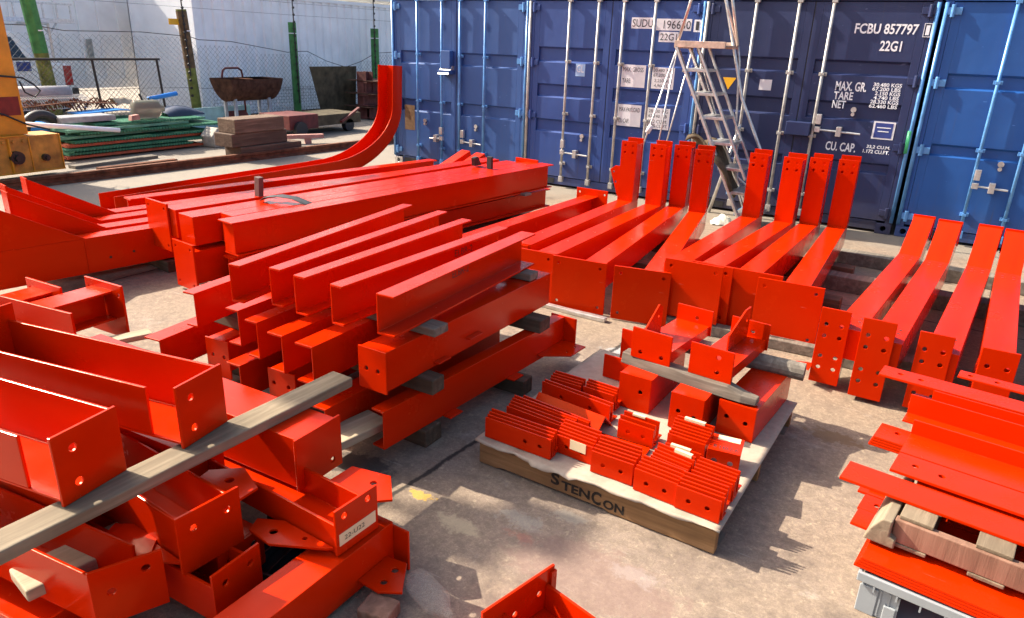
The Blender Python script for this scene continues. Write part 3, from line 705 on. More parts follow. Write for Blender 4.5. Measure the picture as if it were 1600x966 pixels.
# hand truck behind it
t = thing('hand_truck', 'red tubular hand truck behind the half drum barbecue', 'hand truck', (-5.75, 1.2, 0))
b = MB().path([(0, 0, .1), (0, 0, 1.05), (0, .03, 1.15), (0, .1, 1.2), (0, .42, 1.2), (0, .5, 1.15), (0, .52, 1.05), (0, .52, .1)], .022, 8).tube((0, 0, .7), (0, .52, .7), .018, 8).tube((0, 0, .95), (0, .52, 1.0), .016, 8)
obj('frame', b, CARTR, t, smooth=True); obj('toe_plate', MB().prism([(0, .1), (.35, .05), (.35, .08), (.1, .2), (0, .32)], 'y', .0, .52), CARTR, t)
for wy in (-.06, .52): obj('wheel', MB().tube((-.1, wy, .13), (-.1, wy+.06, .13), .13, 16), DARK, t)
# sleepers
for i, (x0, y0, y1, z0, z1, lab) in enumerate(((-2.28, -1.52, -.30, 0, .21, 'bottom timber of the sleeper stack before the barbecue'), (-2.3, -1.68, -.55, .212, .42, 'middle timber of the sleeper stack'),
                                   (-2.29, -1.60, -.62, .422, .64, 'top timber of the sleeper stack with a pale sawn face'))):
    solo('timber_sleeper', MB().box(0, .42, 0, y1-y0, 0, z1-z0), SLEEP if i < 2 else M_wood('worn_sleeper', (.14, .09, .06), (.27, .19, .13), 1), lab, 'sleeper', 'stacked sleepers', (x0, y0, z0), (-2, 1.5, 0)[i], .012)
# cart
t = thing('yard_trolley', 'low rusty red trolley with small tyres before the maroon beams', 'trolley', (-3.45, .9, 0))
obj('deck', MB().box(-.95, 0, .72, 2.0, .17, .38), OLIVE, t, .01); obj('red_side', MB().box(-.85, .02, -.02, .74, .14, .42), CARTR, t, .01)
for wx, wy, wr in ((-.02, .22, .15), (-.12, 1.66, .13), (-.9, .22, .15)): obj('wheel', MB().tube((wx, wy, wr), (wx+.12, wy, wr), wr, 18), DARK, t)
obj('drawbar', MB().bar((.05, 1.35, .22), (.0, 1.95, .47), .06, .04), CARTR, t)
# maroon beams behind
G3 = 'maroon beams and plate stacked by the blue container'
solo('stained_steel_plate', MB().prism([(0, 0), (1.15, 0), (1.15, 1.2), (-.42, 1.2)], 'x', 0, .015), OLIVE, 'stained steel plate leaning left of the maroon beams', 'plate', G3, (-5.7, 3.95, .02), 0, 0, False, None, 0, 4)
for i, (y0, z0, h, L, lab) in enumerate(((5.0, .0, 1.12, .3, 'maroon beam standing upright beside the stained plate'), (5.35, .62, .26, .9, 'topmost of the maroon beams laid flat'), (5.2, .33, .26, 1.0, 'maroon beam in the middle of the flat ones'), (5.3, .03, .26, 1.0, 'maroon beam at the bottom with a grey end'))):
    b = MB()
    if i == 0: b.prism(ibeam(.30, .26, .02, .02), 'z', 0, h)
    else: b.prism([(x, z) for x, z in ibeam(.26, h, .02, .02)], 'y', 0, L)
    solo('primed_beam', b, RUSTP, lab, 'beam', G3, (-5.15+.10*i, y0-.35*(i > 0)-.38, z0), (0, -8, 6, -3)[i])
for i, (z, lab) in enumerate(((.30, 'thin rusty plate between the lower maroon beams'), (.60, 'thin rusty plate under the topmost maroon beam'), (.90, 'rusty plate lying on top of the maroon beams'))):
    solo('rusty_spacer_plate', MB().box(-.5, .4, 0, 1.3, 0, .016), RUSTD, lab, 'plate', G3, (-4.95, 4.4+.1*i, z), 3*i-4)
solo('pink_steel_bar', MB().box(0, .12, 0, .85, .1, .17).box(.03, .09, .5, .62, 0, .1).prism([(0, 0), (.12, 0), (.06, .1)], 'y', .1, .14), PINK, 'faded pinkish steel bracket on the ground right of the sleepers', 'bracket', None, (-2.95, .12, 0), -28)

# ================================================================== STEEL HELPERS
def steel(name, label, cat, group, loc, rz, parts, rx=0., ry=0., bevel=.0025):
    """parts: [(part name, MB, material, sublabel)]; a single part becomes the thing itself"""
    if len(parts) == 1:
        n_, b, mt = parts[0][:3]
        return solo(name, b, mt, label, cat, group, loc, rz, bevel, False, None, rx, ry)
    t = thing(name, label, cat, loc, rz, group, rx, ry)
    for p in parts:
        o = obj(p[0], p[1], p[2], t, bevel if p[2] is RED else 0)
        if len(p) > 3: o['label'] = p[3]
    return t
def bolts4(x0, x1, z0, z1, r=.011, m=.035): return [(x0+m, z0+m, r), (x1-m, z0+m, r), (x0+m, z1-m, r), (x1-m, z1-m, r)]

# ---------------------------------------------------------------- middle stack of channels (near ends at y about -6.9)
GC = 'red channels in the middle stack'
def ch(loc, rz, L, b=.076, h=.2, op='L', tf=.011): return MB().prism(chan(b, h, .008, tf, op), 'y', 0, L)
tops_ = [(5.705, -6.79, 3.0, 1.40, .10, 'nearest channel of the top row on the middle stack, stencilled on its web'), (5.447, -6.82, 0, 1.45, .076, 'second channel from the right in the top row, stencilled near its far end'),
         (5.214, -6.83, 2.3, 1.48, .076, 'third of five channels in the top row of the middle stack'), (5.03, -6.82, 5.0, 1.56, .076, 'fourth channel from the right in the top row of the middle stack'),
         (4.828, -6.90, 8.5, 1.66, .076, 'leftmost channel of the top row on the middle stack')]
for i, (x, y, rz, L, b_, lab) in enumerate(tops_):
    parts = [('channel_section', ch(0, 0, L, b_, .2, 'R'), RED)]
    if i < 2:
        o = None
    t = steel('steel_channel', lab, 'channel', GC, (x, y, .635), rz, parts)
    if i < 2:
        k = text('stencil_mark', 'ELBR-2', (.62, .98)[i], (.78, 1.16)[i], .105, .145, -.0095, INK, t)
        for v in k.data.vertices: v.co = Vector((.0085, v.co.x, v.co.z))   # onto the web face
second = [(5.65, -6.85, -.5, 1.52, .155, 'boxed channel with an end plate, second row of the middle stack, nearest'), (5.385, -7.0, 2, 1.5, .11, 'second row channel just left of the end plated one'),
          (5.185, -6.99, 2, 1.5, .10, 'second row channel, third from the right'), (4.97, -6.945, 3, 1.5, .085, 'second row channel, fourth from the right'),
          (4.76, -6.895, 4, 1.5, .09, 'second row channel, fifth from the right, with a half shaded flange'), (4.37, -6.87, 7, 1.7, .085, 'second row channel standing apart at the far left of the stack')]
for i, (x, y, rz, L, b_, lab) in enumerate(second):
    parts = [('channel_section', ch(0, 0, L, b_, .2, 'L').box(b_*.0, b_, 0.0, .0001, 0, .0001) if False else ch(0, 0, L, b_, .2, 'L'), RED)]
    if i == 0:
        b = MB().prism(rect(-.004, b_+.012, -.006, .206), 'y', -.010, 0, [(.045, .10, .011), (.115, .10, .011)]); parts.append(('end_plate', b, RED))
        b = MB().box(b_, b_+.035, .62, .74, .06, .068).box(b_, b_+.035, .35, .45, .02, .028); parts.append(('cleat', b, RED))
    steel('steel_channel', lab, 'channel', GC, (x, y, .385), rz, parts)
bottom = [(5.735, -6.88, -3.5, 1.62, .078, 'lowest front channel of the middle stack with a gusset at its far end'), (5.46, -7.02, 0, 1.5, .12, 'bottom row channel just behind the front one, its top corner lit'),
          (5.03, -6.85, 2, 1.5, .10, 'bottom row channel ending in a two hole plate, middle of the stack'), (4.78, -6.94, 2, 1.5, .10, 'bottom row channel left of the two hole plate'),
          (4.42, -6.78, 4, 1.5, .12, 'bottom row channel with a shiny end plate, second from the left'), (4.14, -6.99, 7, 1.7, .12, 'leftmost channel of the bottom row on the middle stack')]
for i, (x, y, rz, L, b_, lab) in enumerate(bottom):
    parts = [('channel_section', ch(0, 0, L, b_, .2, 'L'), RED)]
    if i == 0:
        parts.append(('gusset', MB().prism([(b_, 1.30), (b_+.02, 1.30), (b_+.17, 1.42), (b_+.17, 1.60), (b_, 1.60)], 'z', .035, .045, [(b_+.12, 1.45, .010), (b_+.12, 1.55, .010)]), RED))
        parts.append(('end_plate', MB().prism(rect(-.02, b_+.09, .035, .205), 'y', 1.60, 1.61), RED))
        parts.append(('cleat', MB().box(b_, b_+.055, .42, .52, .0, .008).box(b_, b_+.055, .98, 1.08, .0, .008), RED))
    if i == 2: parts.append(('end_plate', MB().prism(rect(-.03, .165, -.015, .2), 'y', -.01, 0, [(.01, .12, .012), (.115, .12, .012)]), RED))
    if i == 4: parts.append(('end_plate', MB().prism(rect(-.02, .16, -.03, .2), 'y', -.01, 0, [(.03, .10, .012), (.12, .10, .012)]), RED))
    steel('steel_channel', lab, 'channel', GC, (x, y, .10), rz, parts)
# timbers in the stack
def timber(name, label, x0, x1, y, w, z0, z1, mat=WOODXG, rz=0, group='timber spacers under the steel'):
    b = MB(); n = 6; L = x1-x0; vs = []
    for i in range(n+1):
        j = lambda: random.uniform(-.004, .004)
        vs += [(L*i/n, -w/2+j(), 0+abs(j())*.3), (L*i/n, w/2+j(), abs(j())*.3), (L*i/n, w/2+j(), z1-z0-abs(j())*.3), (L*i/n, -w/2+j(), z1-z0-abs(j())*.3)]
    fs = [(i*4+k, i*4+(k+1) % 4, (i+1)*4+(k+1) % 4, (i+1)*4+k) for i in range(n) for k in range(4)] + [(3, 2, 1, 0), (n*4, n*4+1, n*4+2, n*4+3)]
    b.add(vs, fs)
    return solo(name, b, mat, label, 'timber', group, (x0, y, z0), rz, .006)
timber('timber_spacer', 'thin grey board under the near ends of the top channel row', 4.55, 5.88, -6.53, .11, .587, .633)
timber('timber_spacer', 'grey board under the far ends of the top channel row', 4.5, 5.81, -5.52, .10, .587, .633)
timber('timber_spacer', 'dark board between second and bottom row at the near end', 4.2, 5.90, -6.58, .10, .302, .383, WOODD)
timber('timber_spacer', 'splintered dark board under the second row at the far end', 4.2, 5.93, -5.57, .12, .302, .383, WOODD)
timber('timber_spacer', 'dark block under the near end of the lowest front channel', 4.2, 5.86, -6.57, .13, 0, .097, WOODD)
timber('timber_spacer', 'dark square block under the middle of the lowest front channel', 4.3, 5.97, -5.82, .11, 0, .097, WOODD)
timber('timber_spacer', 'pale board end poking out at the left of the middle stack', 4.30, 4.72, -6.42, .14, .30, .382, WOODL, 0)

# ---------------------------------------------------------------- bent frames with upright ends
GD = 'bent rafters with upright ends before the containers'
fr_ = [  # near left x, near y, far left x, far y, z near, z far, plate x0,x1, plate y, plate z0,z1, up height
    (4.90, -4.28, 4.83, -2.05, .41, .385, 4.62, 5.05, -4.36, .01, .40, .62), (5.20, -4.39, 5.145, -2.05, .41, .385, 4.93, 5.35, -4.40, .01, .41, .62),
    (5.61, -4.40, 5.36, -1.93, .41, .385, 5.355, 5.79, -4.41, .01, .415, .62), (6.06, -4.36, 5.63, -2.10, .41, .385, 5.85, 6.27, -4.38, .01, .42, .62),
    (6.18, -4.28, 6.12, -1.94, .485, .385, 6.19, 6.61, -4.30, .09, .515, .62), (6.41, -4.18, 6.44, -1.97, .485, .385, 6.36, 6.655, -4.19, .07, .50, .62),
    (6.67, -4.14, 6.66, -1.90, .475, .385, 6.58, 6.98, -4.15, .06, .49, .63), (7.00, -4.18, 6.90, -1.83, .46, .385, 6.83, 7.26, -4.20, .04, .47, .63)]
for i, (xn, yn, xf, yf, zn, zf, p0, p1, py, pz0, pz1, uh) in enumerate(fr_):
    w = .165; L = math.hypot(xf-xn, yf-yn); ang = math.degrees(math.atan2(-(xf-xn), yf-yn)); tilt = math.degrees(math.atan2(zf-zn, L))
    t = thing('portal_rafter', 'red bent rafter with upright end, %s from the left of eight' % ORD[i], 'steel frame', (xn, yn, zn), ang, GD)
    bm_ = MB(); s = (zf-zn)/L
    bm_.prism([(0, -.20), (L+.185, -.20+s*L), (L+.185, s*L), (0, 0)], 'x', 0, w)
    obj('beam', bm_, RED, t, .003)
    u = MB(); y0 = L; zt = s*L
    u.prism(rect(-.003, w+.003, zt+.001, zt+uh), 'y', y0, y0+.010, [(.04, zt+uh-.045, .013), (.04, zt+uh-.115, .013), (w-.04, zt+uh-.045, .013), (w-.04, zt+uh-.115, .013)])
    u.box(-.003, w+.003, y0+.172, y0+.184, zt+.001, zt+uh+.02)
    u.box(w-.012, w-.002, y0+.010, y0+.172, zt+.001, zt+uh-.025).box(.002, .012, y0+.010, y0+.172, zt+.001, zt+uh-.025)
    u.box(.012, w-.012, y0+.010, y0+.172, zt+.001, zt+uh-.30)
    obj('upright', u, RED, t, .002)
    # base plate in the frame's own axes
    ca, sa = math.cos(R(ang)), math.sin(R(ang))
    def loc_(px, pz): dx, dy = px-xn, py-yn; return (dx*ca+dy*sa, pz-zn)
    a0, a1 = loc_(p0, 0)[0], loc_(p1, 0)[0]
    pl = MB().prism(rect(a0, a1, pz0-zn, pz1-zn), 'y', -.016, -.002, bolts4(a0, a1, pz0-zn, pz1-zn, .0115, .05))
    obj('base_plate', pl, RED, t, .002)
    if i == 0:
        lg = MB().prism([(-.02, .02), (-.003, .0), (-.003, .33), (-.06, .33), (-.115, .285)], 'y', L+.02, L+.032, [(-.075, .265, .011), (-.045, .16, .011)])
        obj('side_lug', lg, RED, t, .002)
# timber under them
timber('timber_bearer', 'pale steel capped bearer along the base plates of the bent frames', 4.9, 5.86, -4.47, .05, 0, .035, GALV, -1.5)
timber('timber_bearer', 'dark grey bearer running behind the pallet under the base plates', 5.88, 7.28, -4.28, .09, 0, .075, WOODG, 3)
timber('timber_bearer', 'bearer under the middle of the bent frames', 4.6, 7.3, -3.45, .14, 0, .20, WOODD, 0)
timber('timber_bearer', 'bearer under the upright ends of the bent frames', 4.5, 7.25, -2.35, .14, 0, .17, WOODD, 0)
timber('timber_bearer', 'long grey bearer under the cranked columns', 7.0, 9.6, -2.5, .17, 0, .13, WOODG, -2)
timber('timber_bearer', 'second bearer under the cranked columns, nearer the containers', 6.95, 9.6, -1.55, .15, 0, .12, WOODG, -3)
timber('timber_bearer', 'low bearer under the near ends of the cranked columns', 7.45, 9.4, -4.25, .1, 0, .14, WOODG, 0)
# long beam between this row and the tall stack
steel('steel_beam', 'dark shaded beam left of the bent frames ending in a slotted plate', 'beam', 'long red beams stacked at the left', (4.40, -5.1, .2), -1.5, [('beam_section', MB().prism(ibeam(.15, .2, .01, .012), 'y', 0, 3.0), RED),
      ('end_plate', MB().prism(rect(-.11, .26, -.02, .27), 'y', 3.0, 3.012, [(-.075, .225, .012), (.225, .225, .012)]), RED)])

# ---------------------------------------------------------------- cranked columns on the right
GE = 'cranked columns at the right'
cols = [(7.32, 7.485, -4.70, .03, .51, 0, 'leftmost cranked column with an eight hole plate'), (7.555, 7.73, -4.77, .03, .52, 0, 'second cranked column from the left, in front of the bearers'),
        (7.845, 8.015, -4.75, .03, .50, 0, 'third cranked column, its plate partly behind the flat bars'), (8.14, 8.31, -4.81, .03, .50, 0, 'fourth cranked column with shiny bolt holes'),
        (8.43, 8.60, -4.9, .03, .50, 0, 'cranked column cut off by the right edge')]
for i, (x0, x1, y, z0, z1, rz, lab) in enumerate(cols):
    w = x1-x0; t = thing('cranked_column', lab, 'steel column', (x0, y, 0), rz, GE)
    path = [(.03, .40), (2.16, .40), (2.58, .645)]
    prof = [(.004, -.19), (w-.004, -.19), (w-.004, 0), (.004, 0)]
    bo = obj('beam', MB().sweep(prof, path), RED, t, .003); bo.location.x = (.07, .045, .04, .0, .0)[i]; bo.rotation_euler.z = R((-4.7, -4.3, -4.4, -2.8, -2.5)[i])
    n_ = MB()
    for (hy) in (.20, .27, 2.0, 2.07):
        for hx in (.05, w-.05): n_.tube((hx, hy, .396), (hx, hy, .4012), .010, 10)
    obj('bolt_hole', n_, GREASE, bo)
    ec = MB().bar((w/2, 2.58, .455), (w/2, 2.585, .66), .012, w+.004, (1, 0, 0)); obj('end_cap', ec, RED, bo, .002)
    hs = [(.04, z0+.1, .0125), (w-.04, z0+.1, .0125), (.04, z0+.175, .0125), (w-.04, z0+.175, .0125), (.04, z1-.1, .0125), (w-.04, z1-.1, .0125), (.04, z1-.175, .0125), (w-.04, z1-.175, .0125)]
    obj('end_plate', MB().prism(rect(0, w, z0, z1), 'y', 0, .012, hs), RED, t, .002)
    for sx in (.003, w-.013): obj('side_plate', MB().prism([(.0125, z0+.002), (.0125, z1-.003), (.13, .395), (.30, .22), (.10, z0+.002)], 'x', sx, sx+.010), RED, t, .001)
    if i == 0: obj('side_lug', MB().prism([(-.115, .0), (-.0, -.06), (0, .06), (-.09, .03)], 'z', .115, .124, [(-.06, -.005, .01)]), RED, t, .001)

# ---------------------------------------------------------------- long stacked box beams and haunched beams at the left
GB = 'long red beams stacked at the left'
def longbeam(lab, x, y, z, w, h, L, rz, plate=None, far=None, box=True, mk=None, over=0):
    b = MB()
    if box: b.prism(rect(0, w, 0, h), 'y', 0, L)
    else: b.prism(ibeam(w, h, .012, .016), 'y', 0, L)
    parts = [('beam_section', b, RED)]
    if over: parts.append(('top_flange', MB().box(-.012, w+.035, -.03, L+.06, h+.0005, h+.013), RED)); parts.append(('bottom_flange', MB().box(-.012, w+.03, .0, L+.05, -.013, -.0005), RED))
    if plate: parts.append(('end_plate', MB().prism(rect(*plate), 'y', -.02, -.002, bolts4(*plate, .011, .045)), RED))
    if far: parts.append(('far_end_plate', MB().prism(rect(*far), 'y', L+.002, L+.016), RED))
    return steel('steel_beam', lab, 'beam', GB, (x, y, z), rz, parts)
longbeam('front beam on top of the tall left stack, with a flange overhanging its far end', 3.275, -5.77, .372, .135, .235, 3.98, -6.4, over=1)
longbeam('upper beam tucked behind the front one, its rounded end catching the sun', 3.06, -5.62, .372, .16, .236, 3.9, -6.6, far=(-.16, .17, .0, .27))
longbeam('square ended box beam on the tall left stack', 2.79, -5.80, .372, .205, .226, 4.05, -6.6)
longbeam('upper beam with a tall four hole end plate standing proud of the stack', 2.50, -5.74, .372, .20, .228, 4.0, -6.6, plate=(-.24, .10, -.13, .262))
longbeam('lower beam with a broad shiny end plate near the ground', 2.86, -5.86, .085, .17, .255, 4.1, -6.4, plate=(-.09, .21, -.055, .32))
longbeam('lower beam half hidden left of the shiny end plate', 2.55, -5.6, .085, .16, .255, 4.0, -6.4, plate=(-.04, .17, -.03, .27))
longbeam('lower beam right of the shiny plate, under the front beam', 3.14, -5.70, .085, .14, .215, 4.15, -6.8, box=False)
timber('timber_spacer', 'light board end between the two layers of the tall left stack', 2.3, 3.33, -5.45, .10, .342, .370, WOODL, -5)
timber('timber_spacer', 'dark bearer under the tall left stack', 2.2, 3.4, -5.3, .14, 0, .083, WOODD, -5)
timber('timber_spacer', 'board under the far end of the tall left stack', 2.7, 3.9, -2.2, .12, .342, .370, WOODG, -6)
timber('timber_spacer', 'bearer under the far end of the tall left stack', 2.5, 3.9, -2.1, .14, 0, .083, WOODD, -6)
GA = 'haunched beams lying at the far left'
hz = [(2.23, -6.24, 'nearest haunched beam, its wedge running out of the left edge', 0, .1), (2.03, -5.96, 'second haunched beam with an end plate above the wedge', 1, .1), (1.77, -5.85, 'third haunched beam, its wedge plate between two others', 1, .1), (1.58, -5.61, 'furthest haunched beam, brightest lit wedge', 0, .1)]
for i, (x, y, lab, crank, z0) in enumerate(hz):
    w = .15; t = thing('haunched_beam', lab, 'beam', (x, y, z0), -9.5, GA); hl = .62; hh = .36
    L = (4.3, 3.95, 3.9, 3.9)[i]
    path = [(-hl, .29), (L, .29)] + ([(L+.55, .50)] if crank else [])
    obj('beam_section', MB().sweep([(-w, -.28), (0, -.28), (0, 0), (-w, 0)], path), RED, t, .003)
    hb = MB().prism([(-hl, .2905), (0, .2905), (-hl, .29+hh)], 'x', -.014, -.002); obj('haunch_plate', hb, RED, t, .0015)
    ep = MB().prism(rect(-w+.015, .004, .0, .29+hh+.01), 'y', -hl-.014, -hl-.001, [(-w+.05, .29+hh-.14, .011)]); obj('end_plate', ep, RED, t, .002)
    sf = MB().box(.0005, .008, -.012, 0, .015, .275) if i == 0 else MB().box(-w, -.012, -.012, 0, .29, .296)
    obj('stiffener', sf, RED, t, .001)
    hl_ = MB()
    if i == 0: hl_.tube((.0, .16, .11), (.0015, .16, .11), .011, 10).tube((.0, .34, .125), (.0015, .34, .125), .011, 10)
    for k in range(4): hl_.tube((-.04-.07*(k % 2), .25+.14*(k//2), .288), (-.04-.07*(k % 2), .25+.14*(k//2), .2912), .010, 10)
    obj('bolt_hole', hl_, GREASE, t)
steel('steel_beam', 'straight beam furthest from the camera, beside the curved channel', 'beam', GA, (1.03, -5.2, .1), -9.5, [('beam_section', MB().prism(ibeam(.15, .29, .012, .016), 'y', 0, 4.0), RED)])
timber('timber_bearer', 'bearer under the near ends of the haunched beams', .8, 2.4, -5.4, .14, 0, .098, WOODD, -8)
timber('timber_bearer', 'bearer under the far ends of the haunched beams', 1.1, 2.9, -2.6, .14, 0, .098, WOODD, -8)
# curved channel
pth = [(-4.9, .03), (-1.95, .03)]
cyy, rad = -1.75, 1.28
for k in range(1, 15):
    a = math.pi/2*k/14; pth.append((cyy+ (1.55)*math.sin(a), .03+ .92 - .92*math.cos(a)))
pth.append((-.175, 1.52)); pth[-2] = (-.2, .95)
prof = [(0, 0), (.30, 0), (.30, .215), (.287, .215), (.287, .016), (.013, .016), (.013, .215), (0, .215)]
o = solo('curved_channel', MB().sweep(prof, pth), RED, 'red channel curving up like a sledge runner before the first container', 'curved channel', None, (.03, 0, 0), 0, .003)

# ---------------------------------------------------------------- strap and stubs on the stack
b = MB(); b.sweep([(-.05, 0), (.05, 0), (.05, .004), (-.05, .004)], [(0, .0), (.04, .03), (.16, .05), (.30, .045), (.42, .01), (.48, -.01)])
solo('lifting_strap', b, STRAP, 'dark webbing strap looped over the beams', 'strap', None, (2.95, -5.12, .612), -75, 0, True)
solo('steel_stub', MB().box(0, .06, 0, .05, 0, .17), M_plain('brown_stub', (.11, .06, .05), .7), 'brown stub standing on the beams beside the strap', 'stub', None, (2.72, -5.02, .60), 0, .004, False, None, 0, 6)
solo('steel_lug', MB().prism([(0, 0), (.12, 0), (.05, .10), (-.02, .09)], 'x', 0, .05), DARK, 'dark slanting lug on the far end of the beams', 'lug', None, (3.22, -2.45, .612), 0, .003)
solo('steel_lug', MB().box(0, .06, 0, .04, 0, .13), DARK, 'dark upright lug near the far flange of the front beam', 'lug', None, (3.45, -2.5, .612), 0, .003)
# ================================================================== STEPLADDER
t = thing('platform_ladder', 'silver platform stepladder with six treads before the navy container', 'stepladder', (0, 0, 0))
NY, FY = -.80, -.35
A_ = (4.86, 1.94); B_ = (5.87, 0.0)                   # top and foot of the flight (x, z)
def on(f): return (A_[0]+(B_[0]-A_[0])*f, A_[1]+(B_[1]-A_[1])*f)
for y in (NY, FY):
    obj('stringer', MB().bar((A_[0], y, A_[1]), (B_[0], y, B_[1]), .03, .06, (0, 1, 0)), ALU, t, .004)
for y in (NY+.03, FY-.03):
    x2, z2 = on(.72); obj('rear_stringer', MB().bar((A_[0]+.24, y, A_[1]), (x2+.24, y, z2), .026, .045, (0, 1, 0)), ALU, t, .004)
for i, f in enumerate((.125, .255, .385, .525, .665, .80, .92)):
    x, z = on(f)
    tr = obj('tread', MB().box(x-.03, x+.24, NY+.018, FY-.018, z-.020, z+.012), ALU, t, .003)
    obj('tread_edge', MB().box(x-.037, x-.0305, NY+.02, FY-.02, z-.03, z+.012), RODB if i > 2 else ALU, tr)  # blue on the lower edges is sky reflection put into the colour
obj('platform', MB().box(4.84, 5.42, NY-.01, FY+.01, 1.945, 1.965).box(4.84, 4.87, NY-.02, FY+.02, 1.92, 2.0).box(4.84, 5.42, NY-.03, NY-.008, 1.93, 2.0).box(4.84, 5.42, FY+.008, FY+.03, 1.93, 2.0), M_plain('worn_rusty_aluminium', (.52, .38, .30), .5, .5, .35, 14), t, .003)
legs = [((4.87, NY, 1.93), (4.40, NY-.12, 0)), ((4.90, FY, 1.93), (4.52, FY+.1, 0)), ((4.87, NY, 1.93), (4.66, NY+.05, .02)), ((4.95, FY, 1.93), (5.78, FY, .05))]
for p, q in legs: obj('leg', MB().tube(p, q, .010, 8), ALU, t, smooth=True)
for p, q in (((5.08, NY, 2.9), (4.86, NY, 1.95)), ((5.16, FY, 2.95), (5.42, FY, 1.97)), ((5.0, FY, 2.95), (5.42, FY, 1.97))):
    obj('guard_rail', MB().tube(p, q, .018, 8), ALU, t, smooth=True)
obj('guard_rail', MB().path([(5.05, FY, 2.95), (5.22, FY, 2.45), (5.55, FY, 1.4), (5.88, FY, .78), (5.92, FY, .6)], .019, 8), ALU, t, smooth=True)
obj('guard_rail', MB().path([(5.42, FY+.02, 1.97), (5.46, FY+.02, 1.8), (5.52, FY+.02, 1.1), (5.62, FY+.02, .5), (5.9, FY, .3)], .014, 8), ALU, t, smooth=True)
obj('leg', MB().tube((5.55, -.25, 1.1), (5.30, -.22, .0), .02, 8), ALU, t, smooth=True)
b = MB(); vs = []; nx, ny = 12, 10
for i in range(nx):
    for j in range(ny):
        u, v = i/(nx-1), j/(ny-1); x = 5.10+.60*u; drop = max(0, u-.35)**1.4*1.0
        z = .93 - drop + .05*math.sin(u*9+v*4) + .03*math.sin(v*11); vs.append((x, NY-.05+.42*v+.04*math.sin(u*7+v*3), z))
b.add(vs, [(i*ny+j, i*ny+j+1, (i+1)*ny+j+1, (i+1)*ny+j) for i in range(nx-1) for j in range(ny-1)])
o = solo('work_jacket', b, JACK, 'brown work jacket draped over the lower ladder treads', 'jacket', smooth=True)
md = o.modifiers.new('thickness', 'SOLIDIFY'); md.thickness = .02
b = MB(); vs = []
for i in range(8):
    for j in range(8):
        u, v = i/7-.5, j/7-.5; vs.append((.26*u, .20*v, max(.005, .10*(1-4*u*u)*(1-4*v*v)+.025*math.sin(i*2.3+j*1.7))))
b.add(vs, [(i*8+j, i*8+j+1, (i+1)*8+j+1, (i+1)*8+j) for i in range(7) for j in range(7)])
solo('rag', b, RAG, 'pale crumpled rag at the foot of the stepladder', 'rag', None, (5.62, -.75, 0), 20, 0, True)
solo('paper_cup', MB().tube((4.66, -.93, .98), (4.70, -.93, 1.06), .03, 10), STICK, 'white glove tucked on the ladder leg by the second upright', 'glove', smooth=True)

# ================================================================== PALLET WITH CLEATS
PX0, PX1, PY0, PY1 = 6.15, 7.315, -6.585, -5.27
t = thing('wooden_pallet', 'timber pallet covered with cardboard and red steel cleats', 'pallet', (PX0, PY0, 0), -1.2)
wdt, dep = PX1-PX0, PY1-PY0
for y in (0.0, dep/2-.02, dep-.04):
    sb = MB().prism([(0, .0), (.12, 0), (.15, .025), (.42, .025), (.45, 0), (.72, 0), (.75, .025), (1.02, .025), (1.05, 0), (wdt, 0), (wdt, .112), (0, .112)] if y else
                    [(0, .004), (.10, .004), (.13, .014), (wdt-.5, .014), (wdt-.47, .004), (wdt, .004), (wdt, .112), (0, .112)], 'y', y, y+.04)
    so_ = obj('stringer', sb, WOODX, t, .004)
    if y == 0:
        text('stencil', 'S', .40, .445, .042, .102, -.0015, STEN, so_, bold=.035)
        text('stencil', 'TEN', .455, .60, .032, .078, -.0015, STEN, so_, bold=.035); text('stencil', 'C', .607, .655, .022, .088, -.0015, STEN, so_, bold=.035); text('stencil', 'ON', .665, .765, .020, .066, -.0015, STEN, so_, bold=.035)
for k in range(8):
    yy = .0+k*(dep-.12)/7; obj('deck_board', MB().box(0, wdt, yy, yy+.12, .1125, .132), WOODX, t, .003)
for k in range(3): obj('bottom_board', MB().box(.0, wdt, .08+k*.55, .17+k*.55, .0, .0035), WOODG, t)
# crumpled cardboard sheet with a torn edge hanging over the front
b = MB(); vs = []; nx, ny = 44, 16; w_, d_ = wdt+.03, dep+.02
for j in range(ny):
    for i in range(nx):
        u, v = i/(nx-1), j/(ny-1); x = -.015+w_*u; y = -.012+d_*v; z = .1345+.002*math.sin(i*1.3)*math.sin(j*.9)+.0025
        vs.append((x, y, z))
tear = []
for i in range(nx):
    u = i/(nx-1); drop = .005+.004*math.sin(u*11)+.003*math.sin(u*23+1)+.006*random.random()
    if .22 < u < .5: drop += .014*math.sin((u-.22)/.28*math.pi)*(.55+.45*math.sin(u*60))
    out = .006+.010*abs(math.sin(u*17))+(.02 if .27 < u < .46 else 0)
    tear.append((-.015+w_*u, -.012-out, max(.085, .137-drop)))
for i in range(nx): vs.append((tear[i][0], tear[i][1]*.6-.003, .138+.004*math.sin(i*.9)))
k0 = nx*ny; vs += tear; k1 = k0+nx
fs = [(j*nx+i, j*nx+i+1, (j+1)*nx+i+1, (j+1)*nx+i) for j in range(ny-1) for i in range(nx-1)]
fs += [(i, i+1, k0+i+1, k0+i) for i in range(nx-1)] + [(k0+i, k0+i+1, k1+i+1, k1+i) for i in range(nx-1)]
b.add(vs, fs)
o = solo('cardboard_sheet', b, CARD, 'torn cardboard sheet laid over the pallet under the cleats', 'cardboard', None, (PX0, PY0, 0), -1.2, 0, True)
md = o.modifiers.new('thickness', 'SOLIDIFY'); md.thickness = .003
PZ = .1405
